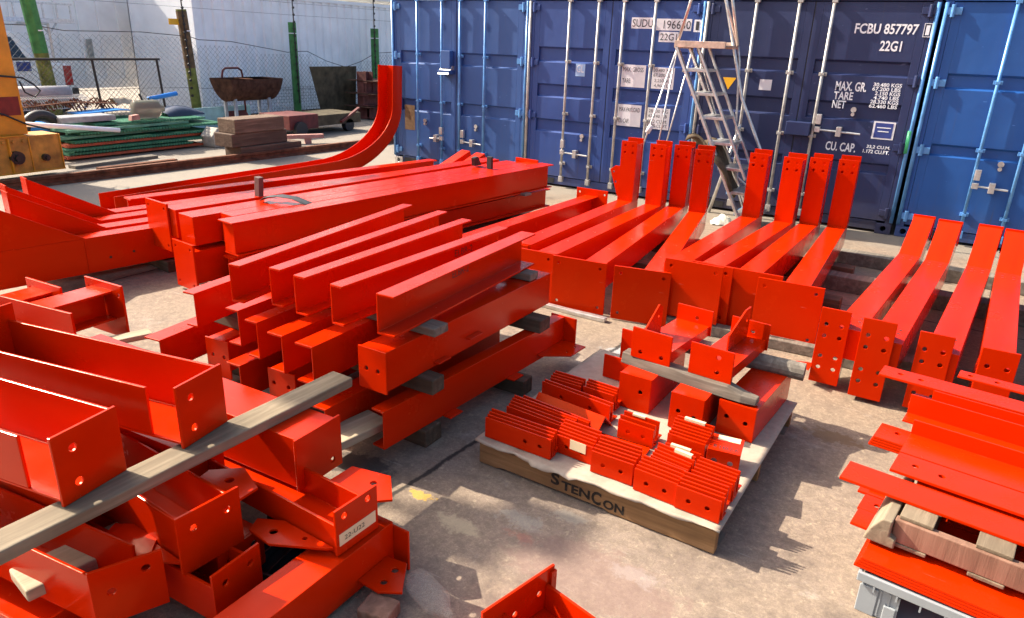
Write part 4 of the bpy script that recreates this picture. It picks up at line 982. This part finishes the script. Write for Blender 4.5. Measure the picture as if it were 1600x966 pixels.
def cleat_mesh(w, h, leg=.055, th=.0075, holes=2, off=.0, side=1):
    b = MB(); hs = []
    if holes == 2: hs = [(w*.30+off, h*.48, .0105), (w*.72+off, h*.48, .0105)]
    if holes == 3: hs = [(w*.62, h*.48, .0105), (w*.84, h*.48, .0105)]
    b.prism(rect(0, w, 0, h), 'y', 0, th, hs); b.box(0, w, th, leg, 0, th); return b
GP = 'red angle cleats on the pallet'
def pack(desc, x, y, w, h, n, rz=0, dy=.0165, dz=.0082, holes=2, leg=.055, tape=None, z=PZ, jit=.004):
    me = None
    for k in range(n):
        lab = ('%s cleat in the %s' % (ORD[k], desc)) if n > 1 else 'red cleat %s' % desc
        if me is None:
            o = solo('angle_cleat', cleat_mesh(w, h, leg, .0075, holes), RED, lab, 'angle cleat', GP, (x, y, z), rz, .0012); me = o
        else:
            o = me.copy(); COL.objects.link(o); tag(o, lab); o.name = 'angle_cleat'
        c, s = math.cos(R(rz)), math.sin(R(rz)); a = k*dy
        o.location = (x - s*a + random.uniform(-jit, jit), y + c*a, z + (dz*k if dz else 0)); o.rotation_euler.z = R(rz+random.uniform(-.7, .7))
        if tape and k == tape[0]:
            tp = MB().box(w*tape[1], w*tape[2], -.0016, -.0001, h*tape[3], h*tape[4])
            if len(tape) > 5: tp.box(w*tape[1], w*tape[2], -.0016, .016, h+.0003, h+.0014)
            obj('paper_label', tp, TAPE, o)
pack('long pack at the pallet front left corner', 6.165, -6.565, .36, .105, 4, -1, holes=3)
pack('long pack just behind the front left one', 6.185, -6.405, .37, .10, 5, -4)
pack('long pair behind the second left pack', 6.20, -6.285, .40, .10, 2, -6, .014)
pack('long pair behind the tilted angle', 6.195, -6.06, .42, .10, 2, -6, .014)
pack('short pack at the left rear', 6.20, -5.99, .185, .095, 4, -1)
pack('short pack right of the left rear one', 6.40, -5.985, .18, .10, 4, -3)
pack('taped pack in the middle of the front edge', 6.505, -6.49, .195, .092, 6, -3, tape=(0, .40, .82, .48, 1.0))
pack('pack right of the taped one on the front edge', 6.72, -6.545, .20, .105, 6, 0)
pack('left pack at the pallet front right corner', 6.93, -6.565, .195, .105, 5, -4)
pack('right pack at the pallet front right corner', 7.125, -6.585, .19, .105, 5, -2)
pack('dark pack behind the front right left pack', 6.945, -6.42, .18, .10, 5, -8, tape=(4, .45, .9, .80, 1.0, 1))
pack('dark pack behind the front right right pack', 7.135, -6.43, .18, .10, 5, -4)
pack('trio with a white tag near the pallet middle', 6.69, -6.20, .185, .10, 3, -2, .03, tape=(2, .25, .6, .92, 1.0, 1))
pack('tall labelled pack before the two hole channels', 6.945, -6.21, .18, .11, 7, -2, tape=(6, .2, .75, .90, 1.0, 1))
pack('standing alone with a paper label in front of the tall labelled pack', 6.955, -6.255, .17, .085, 1, -2, tape=(0, .15, .7, .80, 1.0, 1))
# lying pieces
b = MB().prism([(0, 0), (.085, .085), (.170, 0), (.160, 0), (.085, .074), (.01, 0)], 'x', 0, .40)
t_ = solo('angle_cleat', b, RED, 'long angle lying like a roof between the left packs', 'angle cleat', GP, (6.215, -6.235, PZ), -6, .0012)
hb = MB()
for xx in (.06, .125): hb.tube((xx, .042, .0425), (xx, .0412, .0432), .0125, 12)
obj('bolt_hole', hb, GREASE, t_)
b = MB().prism(rect(0, .27, 0, .14), 'z', 0, .008, [(.06, .07, .0105), (.17, .07, .0105)]).box(0, .27, .132, .14, -.0, .008)
solo('flat_plate', b, RED, 'flat red plate lying between the taped pack and the trio', 'steel plate', GP, (6.61, -6.365, PZ+.004), 2, .0012)
b = MB().prism(rect(0, .145, 0, .10), 'y', 0, .008, [(.035, .045, .0125), (.105, .045, .0125)]).box(0, .145, .008, .15, .092, .10)
t_ = solo('angle_cleat', b, RED, 'taped angle with a flat top and two big holes at the right', 'angle cleat', GP, (7.135, -6.215, PZ), 8, .0015)
obj('paper_label', MB().box(.03, .13, .10, .145, .1003, .1012), TAPE, t_)
k = text('marker_writing', '8 HIU-6', .02, .13, .02, .05, .101, INK, t_)
for v in k.data.vertices: v.co = Vector((v.co.x, v.co.z, .1008))
# channels standing on the deck
GK = 'short red channels on the pallet'
def bracket(lab, x, y, rz, z, L, w, h=.055, fin_x=.03, fin=True, plate_h=.165, back_h=.15):
    t = thing('end_plated_bracket', lab, 'bracket', (x, y, z), rz, GK)
    obj('channel_section', MB().prism([(0, 0), (.009, 0), (.009, h-.011), (w-.009, h-.011), (w-.009, 0), (w, 0), (w, h), (0, h)], 'y', .011, L), RED, t, .0015)
    obj('end_plate', MB().prism(rect(-.005, w+.02, -.002, plate_h), 'y', 0, .010, [(.05, .035, .0115), (w-.03, .035, .0115)] if fin_x < .05 else [(w*.72, .12, .0115), (w*.72, .04, .0115)]), RED, t, .0015)
    obj('far_end_plate', MB().prism(rect(-.005, w+.01, 0, back_h), 'y', L+.001, L+.011, [(w*.6, .09, .0115)]), RED, t, .0015)
    if fin: obj('fin_plate', MB().prism([(L*.45, h+.001), (L-.02, h+.001), (L-.02, .235), (L-.09, .235), (L*.45, .15)] if fin_x > .05 else [(.03, h+.001), (L*.5, h+.001), (L*.5, .21), (L*.42, .235), (.03, h+.03)], 'x', fin_x, fin_x+.009, [(L*.42 if fin_x < .05 else L-.06, .17, .011)]), RED, t, .0012)
    return t
bracket('left bracket on the rough timber, its tall fin on the near left', 6.565, -5.775, -6, .385, .54, .20, .06, .02)
bracket('right bracket on the rough timber with two holes above one another', 6.885, -5.79, -6, .385, .54, .20, .06, .09)
def stub_channel(lab, x, y, rz, z, L, w, h, holes, op='U'):
    t = thing('short_channel', lab, 'channel', (x, y, z), rz, GK)
    obj('channel_section', MB().prism([(0, 0), (w, 0), (w, h), (w-.011, h), (w-.011, .009), (.011, .009), (.011, h), (0, h)] if op == 'U' else [(0, h), (0, 0), (.011, 0), (.011, h-.009), (w-.011, h-.009), (w-.011, 0), (w, 0), (w, h)][::-1], 'y', .011, L), RED, t, .0015)
    obj('end_plate', MB().prism(rect(0, w, -.0, h+.004), 'y', 0, .010, holes), RED, t, .0015); return t
stub_channel('short channel with one hole in its plate, left under the rough timber', 6.56, -5.895, -1, PZ, .50, .175, .19, [(.12, .11, .0115)], 'D')
stub_channel('short two hole channel in the middle under the rough timber', 6.86, -5.955, -1, PZ, .48, .17, .19, [(.045, .10, .0115), (.125, .085, .0115)], 'D')
stub_channel('long channel at the right edge of the pallet under the timber', 7.075, -5.865, -4, PZ, .60, .185, .175, [(.045, .10, .0115), (.14, .09, .0115)], 'D')
steel('end_plated_bracket', 'maroon shaded bracket with a slanting fin at the pallet rear left', 'bracket', GK, (6.345, -5.62, PZ), -3, [('end_plate', MB().prism(rect(0, .17, 0, .14), 'y', 0, .01), RED), ('fin_plate', MB().prism([(.02, .001), (.20, .001), (.20, .26), (.16, .27)], 'x', .13, .14, [(.15, .15, .011)]), RED), ('far_end_plate', MB().prism(rect(.0, .25, 0, .23), 'y', .21, .22), RED)])
# rough timbers carrying the two brackets
b = MB(); n = 10; vs = []
for i in range(n+1):
    u = i/n; x = .74*u; yy = -.045*math.sin(u*1.5)-.02*u; hh = .056-(.022 if u > .85 else 0); wv = .05*(1 if u < .95 else .6)
    jz = random.uniform(-.004, .004)
    vs += [(x, yy-wv, jz*.3), (x, yy+wv, 0), (x, yy+wv-.01, hh), (x, yy-wv+.012, hh+jz)]
b.add(vs, [(i*4+k_, i*4+(k_+1) % 4, (i+1)*4+(k_+1) % 4, (i+1)*4+k_) for i in range(n) for k_ in range(4)]+[(3, 2, 1, 0), (n*4, n*4+1, n*4+2, n*4+3)])
solo('rough_timber', b, WOODXG, 'split rough timber with a tapering end under both brackets', 'timber', 'rough timbers on the pallet', (6.51, -5.72, .327), -3, .004)
solo('round_timber', MB().tube((6.62, -5.36, .345), (7.37, -5.345, .345), .048, 14), WOODG, 'grey round timber whose blunt end sticks out right of the pallet', 'timber', 'rough timbers on the pallet', smooth=False)

# ================================================================== BARS ON THE GREY CRATE (bottom right)
t = thing('plastic_crate', 'grey plastic crate with a ribbed rim under the red bars', 'crate', (7.845, -6.60, 0), -6)
b = MB(); cw, cd, chh = .78, .62, .165
b.box(0, cw, cd-.012, cd, 0, chh).box(0, .012, .0, cd-.012, 0, chh).box(cw-.012, cw, 0, cd-.012, 0, chh)
b.box(.012, .13, 0, .012, 0, .13).box(cw-.13, cw-.012, 0, .012, 0, .13).box(.012, cw-.012, 0, .012, .13, chh).box(.012, cw-.012, .012, cd-.012, 0, .008)
obj('shell', b, GREYP, t, .004)
b = MB().box(-.018, cw+.018, -.02, -.006, chh-.03, chh+.006).box(-.018, -.006, -.006, cd+.015, chh-.03, chh+.006).box(-.006, cw, -.006, .0, chh-.034, chh-.028)
obj('rim', b, GREYP, t, .003)
b = MB()
for k_ in range(10): b.box(.04+k_*.075, .046+k_*.075, -.019, -.001, chh-.055, chh-.03)
for k_ in range(4): b.box(.035+k_*.03, .04+k_*.03, -.004, -.0002, .01, .12)
obj('rib', b, GREYP, t)
obj('corner_foot', MB().box(-.004, .06, -.006, .0, 0, .118).box(.085, .125, -.012, -.0005, 0, .07), GREYP, t, .004)
GG = 'red flat bars and angles piled at the right edge'
def flat(lab, x, y, z, w, L, rz=-7.5, th=.010, holes=(), tape=False, part=None, name='flat_bar', cat='flat bar'):
    b = MB().prism(rect(0, L, -w, 0), 'z', 0, th, [(hx, hy, .0125) for hx, hy in holes])
    o = solo(name, b, RED, lab, cat, GG, (x, y, z), rz, .0015); return o
def angle(lab, x, y, z, w, h, L, rz=-7.5, th=.009, holes=(), flip=False):
    b = MB().prism([(-w, 0), (0, 0), (0, h), (-th, h), (-th, th), (-w, th)], 'x', 0, L)
    o = solo('angle_bar', b, RED, lab, 'angle bar', GG, (x, y, z), rz, .0015)
    if holes:
        hb = MB()
        for hx, hy in holes: hb.tube((hx, hy, th-.001), (hx, hy, th+.0012), .0125, 12)
        obj('bolt_hole', hb, GREASE, o)
    return o
for k_ in range(4): flat('%s wide red plate from the bottom on the grey crate' % ORD[k_], 7.84+.006*k_, -6.315, .176+.0115*k_, .285, 1.5, -7)
for i, (x, y, z, lab) in enumerate(((7.775, -6.30, .225, 'lower left bar end sticking out beside the pallet block, front'), (7.785, -6.18, .225, 'lower left bar end with one hole beside the pallet block'), (7.77, -6.05, .225, 'lower left bar end behind the holed one'), (7.81, -6.02, .237, 'narrow bar end lying on the lower left ones'))):
    flat(lab, x, y, z, .12, 1.4, -7.5, .011, [(.06, -.06)] if i == 1 else ())
for k_ in range(4): flat('%s bar from the bottom in the clipped corner bundle behind' % ORD[k_], 7.765+.004*k_, -5.66, .275+.0125*k_, .16, 1.3, -7.5, .0105, [(.08, -.06)] if k_ == 3 else ())
# small spacer pallet
t = thing('spacer_pallet', 'small pale timber pallet wedged between the layers of red bars', 'pallet', (7.865, -6.475, .237), -7.5)
obj('stringer', MB().box(.035, 1.4, 0, .035, .015, .108), WOODBR, t, .004)
obj('stringer', MB().box(.035, 1.4, .9, .94, .015, .108), WOODBR, t, .004)
obj('end_block', MB().prism([(-.05, 0), (.055, 0), (.055, .035), (.033, .045), (.033, .108), (0, .108), (-.03, .06)], 'y', -.03, .34), WOODEB, t, .005)
for k_ in range(6):
    x0 = .045+k_*.24; obj('top_slat', MB().box(x0, x0+.11, .012, .96, .1085, .124), WOODSL, t, .003)
    obj('bottom_slat', MB().box(x0, x0+.11, -.004, .96, .0, .0145), WOODSL, t, .003)
flat('longest bar in front, its bare end reaching towards the pallet', 7.705, -6.20, .362, .15, 1.6, -7.5, .012)
flat('bar with two open holes behind the front one', 7.868, -6.035, .3765, .165, 1.6, -7.5, .012, [(.075, -.075), (.17, -.085)])
angle('wide angle with a taped end in the middle of the pile', 7.895, -5.82, .378, .205, .075, 1.6, -7.5)
angle('angle with its upright leg lit red, behind the taped one', 7.865, -5.66, .40, .10, .10, 1.6, -7.5)
angle('angle leaning against the back of the pile', 7.95, -5.52, .43, .10, .055, 1.6, -7.5)
flat('rear bar with two holes, overhanging the bolted columns', 7.725, -5.30, .455, .13, 1.5, -6.5, .012, [(.085, -.062), (.175, -.068)])
flat('bar lying under the rear bar, mostly in shadow', 7.88, -5.38, .38, .14, 1.5, -7, .012)
flat('shaded bar at the back between rear bar and columns', 8.05, -5.16, .467, .09, 1.3, -7, .01, [(.05, -.045), (.16, -.045)])

# ================================================================== BIG STACK AT THE BOTTOM LEFT
GH = 'red end plated channels stacked at the bottom left'
def tray(lab, plate, rz, L, h=.185, cut=.24, left_plate=False, ph=None, hy=None, gus=None, group=GH):
    """channel lying open side up along its own -X; plate = (x, y0, y1, z0, z1) of the end plate at its +X end"""
    x, y0, y1, z0, z1 = plate; w = y1-y0
    t = thing('end_plated_channel', lab, 'channel', (x, (y0+y1)/2, z0), rz, group); hw = w/2-.004
    b = MB().prism([(-hw, .012), (hw, .012), (hw, .012+h), (hw-.012, .012+h), (hw-.012, .022), (-hw+.012, .022), (-hw+.012, .12), (-hw, .12)] if False else
                   [(-hw, .012), (hw, .012), (hw, .012+h), (hw-.012, .012+h), (hw-.012, .022), (-hw, .022)], 'x', -L, -.013)
    b.box(-L, -cut, -hw, -hw+.012, .0225, .012+h*.9)
    obj('channel_section', b, RED, t, .003)
    obj('end_plate', MB().prism([(v, u) for u, v in ()] or rect(-w/2, w/2, 0, z1-z0), 'x', -.012, 0, [(-w*.22, (z1-z0)*.74, .0145), (-w*.22+.0, (z1-z0)*.24, .0145)] if hy is None else hy), RED, t, .002)
    if left_plate: obj('far_end_plate', MB().box(-L-.012, -L, -w/2, w/2+.02, 0, h+.08), RED, t, .002)
    if gus:
        for g_ in gus: obj('gusset_plate', MB().prism(g_[0], 'z', g_[1], g_[1]+.010, g_[2]), RED, t, .0015)
    return t
tray('upper trough channel resting on the long plank, further of two', (5.64, -7.78, -7.555, .502, .748), 11, 1.12, .225, .15, True)
tray('upper trough channel resting on the long plank, nearer of two', (5.64, -8.20, -7.965, .502, .748), 10, 1.3, .225, .16)
def hbeam(lab, plate, rz, L, h, w=None, hy=None, gus=(), op='U', tape=None, prz=None, cut=0):
    x, y0, y1, z0, z1 = plate; w = (y1-y0) if w is None else w; hw = w/2
    t = thing('end_plated_channel', lab, 'channel', (x, (y0+y1)/2, z0), rz, GH); pw = (y1-y0)/2; H = z1-z0
    if op == 'U': pr = [(-hw, 0), (hw, 0), (hw, h), (hw-.012, h), (hw-.012, .011), (-hw+.012, .011), (-hw+.012, h), (-hw, h)]
    else: pr = [(-hw, 0), (hw, 0), (hw, .012), (-hw+.01, .012), (-hw+.01, h-.012), (hw, h-.012), (hw, h), (-hw, h)]
    obj('channel_section', MB().prism(pr, 'x', -L, -.012-cut), RED, t, .003)
    p = obj('end_plate', MB().prism(rect(-pw, pw, 0, H), 'x', -.011, 0, hy or [(-pw*.5, H*.72, .0135), (pw*.55, H*.72, .0135)]), RED, t, .002)
    if prz: p.rotation_euler.z = R(prz)
    for g_ in gus: obj('gusset_plate', MB().prism(g_[0], 'z', g_[1], g_[1]+.010, g_[2]), RED, t, .0015)
    if tape:
        tp = obj('paper_tape', MB().box(.0004, .0018, -pw*.88, pw*.86, H*.20, H*.46), TAPE, p)
        k = text('handwriting', '22-U22', -pw*.65, pw*.3, H*.28, H*.38, 0, INK, tp)
        for v in k.data.vertices: v.co = Vector((.0026, v.co.x, v.co.z))
    return t
hbeam('box like channel under the far end of the plank with a welded end plate', (5.885, -7.47, -7.22, .232, .462), 2, 1.6, .222, .215, [(-.07, .06, .0135), (.07, .045, .0135)], op='B')
gl_ = [([(-.34, -.105), (-.02, -.105), (-.02, -.11), (-.10, -.16), (-.24, -.215), (-.36, -.20), (-.40, -.13)], .035, [(-.30, -.165, .014), (-.17, -.15, .012)])]
gr_ = [([(-.24, .105), (-.26, .17), (-.17, .26), (-.02, .21), (-.01, .105)], .16, [(-.14, .175, .017)])]
hbeam('middle layer channel with hole drilled gussets on both sides', (5.905, -7.99, -7.75, .195, .425), -3, 1.6, .20, .2, None, gl_+gr_)
hbeam('channel end with a taped and hand numbered plate', (6.262, -7.635, -7.43, .203, .39), -2, 1.4, .12, .19, [(-.06, .15, .0135), (.055, .155, .0135)], [([(-.28, -.10), (-.02, -.10), (-.04, -.12), (-.22, -.22), (-.34, -.21), (-.37, -.15)], .02, [(-.26, -.165, .015), (-.14, -.125, .009)]), ([(-.25, .10), (-.25, .22), (-.08, .26), (.03, .15), (-.02, .10)], .10, [(-.1, .185, .014)])], tape=True)
hbeam('low channel whose two hole plate faces the camera at the bottom', (6.045, -7.985, -7.785, .055, .265), 3, 1.5, .15, .18, [(-.05, .15, .0135), (.055, .155, .0135)])
hbeam('channel at the bottom left corner with a slightly turned plate', (5.84, -8.245, -8.03, .12, .335), 7, 1.6, .20, .17, [(-.05, .12, .0135), (.055, .165, .0135)], [([(-.25, .09), (-.28, .2), (-.15, .26), (-.05, .12), (-.05, .09)], .12, [])], prz=-30, cut=.05)
hbeam('plain channel without gussets deep inside the middle layer', (5.52, -7.72, -7.52, .215, .43), 4, 1.3, .2, .19, op='B')
hbeam('plain channel under the nearer trough channel, its flange catching light', (5.42, -8.10, -7.86, .265, .455), 6, 1.2, .18, .22)
hbeam('dark channel in the bottom layer behind the taped one', (5.90, -7.86, -7.66, .03, .19), 1, 1.5, .16, .19, op='B')
hbeam('dark channel in the bottom layer under the left corner one', (5.62, -8.36, -8.15, .0, .11), 5, 1.3, .1, .19)
steel('steel_beam', 'low beam pointing at the camera with a purple shaded holed gusset', 'beam', GH, (6.135, -8.5, .02), 0, [('beam_section', MB().prism(chan(.15, .18, .012, .014, 'L'), 'y', 0, 1.13), RED),
      ('end_plate', MB().prism(rect(-.02, .22, -.018, .158), 'y', 1.131, 1.142), RED), ('gusset_plate', MB().prism([(.151, .93), (.25, .925), (.325, .97), (.24, 1.10), (.165, 1.09), (.151, 1.09)], 'z', .04, .05, [(.235, .975, .013), (.228, 1.045, .013)]), RED)])
# two beams behind with plates at their far ends
for i, (x, y, z, rz, lab) in enumerate(((3.30, -6.78, .19, 3, 'beam with a raised end plate behind the plank, nearer the long channels'), (2.98, -6.98, .17, 3, 'beam with a raised end plate further left, cut by the picture edge'))):
    steel('steel_beam', lab, 'beam', GH, (x+.075, y-1.4, z), rz, [('beam_section', MB().prism(ibeam(.2, .19, .01, .014), 'y', 0, 1.388), RED),
          ('end_plate', MB().prism(rect(-.08, .29, -.12, .235), 'y', 1.39, 1.405, [(-.04, .17, .014), (.25, .17, .014)]), RED)])
solo('shadowed_plate', MB().box(0, .9, 0, .012, 0, .22), RED, 'broad red plate at the left edge behind the trough channels', 'steel plate', GH, (3.55, -7.62, .44), 8, .002)
# planks
timber('long_plank', 'long weathered plank carrying the two trough channels', 0, 1.63, 0, .118, 0, .048, WOODP, 0)
o = bpy.data.objects['long_plank']; o.location = (5.655, -8.62, .452); o.rotation_euler.z = R(89.3); o['group'] = 'timber planks in the bottom left stack'
for nm, lab, loc, rz, L, w, hgt, mt in (('pale_plank', 'pale plank sticking out towards the middle stack', (5.46, -8.3, .148), 82, 1.55, .16, .045, WOODL), ('pale_plank', 'short pale plank end under the raised beam ends', (3.55, -7.6, .15), 72, .88, .10, .035, WOODL)):
    o = timber(nm, lab, 0, L, 0, w, 0, hgt, mt, rz, 'timber planks in the bottom left stack'); o.location = loc
# black crate pieces inside the stack
b = MB().box(0, .42, 0, .30, 0, .012)
for k_ in range(5): b.box(.02+k_*.08, .03+k_*.08, 0, .3, .012, .05)
b.box(0, .42, 0, .012, .0, .09).box(0, .42, .288, .30, 0, .09)
solo('black_plastic_tray', b, BLACKP, 'black plastic tray showing between the lower channels', 'tray', None, (5.80, -7.80, .004), 12, .004)
timber('wood_block', 'square timber block beside the low beam near the bottom edge', 6.36, 6.48, -7.62, .10, 0, .055, WOODBR, 10, 'offcuts near the bottom edge')
timber('wood_offcut', 'flat pale offcut on the ground beside the clear bottle', 6.42, 6.80, -7.60, .055, 0, .018, WOODL, -18, 'offcuts near the bottom edge')
timber('wood_offcut', 'darker splintered offcut nearest the camera', 6.42, 6.82, -7.68, .06, 0, .022, WOODX, -24, 'offcuts near the bottom edge')
b = MB(); pr = [(0, .01), (.01, .045), (.05, .055), (.17, .055), (.20, .035), (.23, .016), (.25, .016)]; n = 16; vs = []
for (d, r_) in pr:
    for k_ in range(n): a = 2*math.pi*k_/n; vs.append((d, r_*math.cos(a), r_*.8*math.sin(a)))
b.add(vs, [(i*n+k_, i*n+(k_+1) % n, (i+1)*n+(k_+1) % n, (i+1)*n+k_) for i in range(len(pr)-1) for k_ in range(n)])
o = solo('clear_bottle', b, CLEAR, 'crushed clear plastic bottle lying on the concrete near the bottom edge', 'bottle', None, (6.42, -7.42, .045), -20, 0, True)
# short bracket lying at the bottom edge
t = thing('short_bracket', 'short red bracket lying alone on the concrete at the bottom edge', 'bracket', (6.81, -7.55, 0), -14)
obj('end_plate', MB().prism(rect(0, .345, .0, .185), 'x', 0, .011, [(.10, .08, .0115), (.15, .085, .0115), (.27, .10, .0115)]), RED, t, .002)
obj('channel_section', MB().box(.0115, .29, .30, .311, .01, .125).box(.0115, .29, .10, .30, .01, .02).box(.0115, .29, .089, .10, .01, .125), RED, t, .002)
obj('far_end_plate', MB().prism(rect(.14, .345, 0, .135), 'x', .2905, .3015, [(.2, .05, .0115)]), RED, t, .002)
obj('stiffener', MB().box(.0115, .022, .318, .345, .02, .17), RED, t, .001)

# floodlight on a slender pole added out of view to shade the concrete by the lower edge
t = thing('shadow_blocker', 'floodlight head on a slender grey pole added unseen beyond the left edge', 'blocker', (-2.6, -8.29, 0))
obj('pole', MB().tube((0, 0, 0), (0, 0, 7.35), .03, 10), GALV, t, smooth=True)
obj('blocker_head', MB().box(-.08, .08, -.20, .16, 7.35, 7.62).box(-.06, .09, -.02, .30, 7.55, 7.80), DARK, t, .01)

flat('bar filling the gap under the taped angle', 7.93, -5.78, .362, .17, 1.5, -7.5, .012)
flat('second layer bar under the holed front bars', 7.96, -6.12, .35, .20, 1.5, -7.5, .0115)
flat('bar lying flat behind the lit angle leg', 7.98, -5.44, .362, .18, 1.4, -7.2, .012)
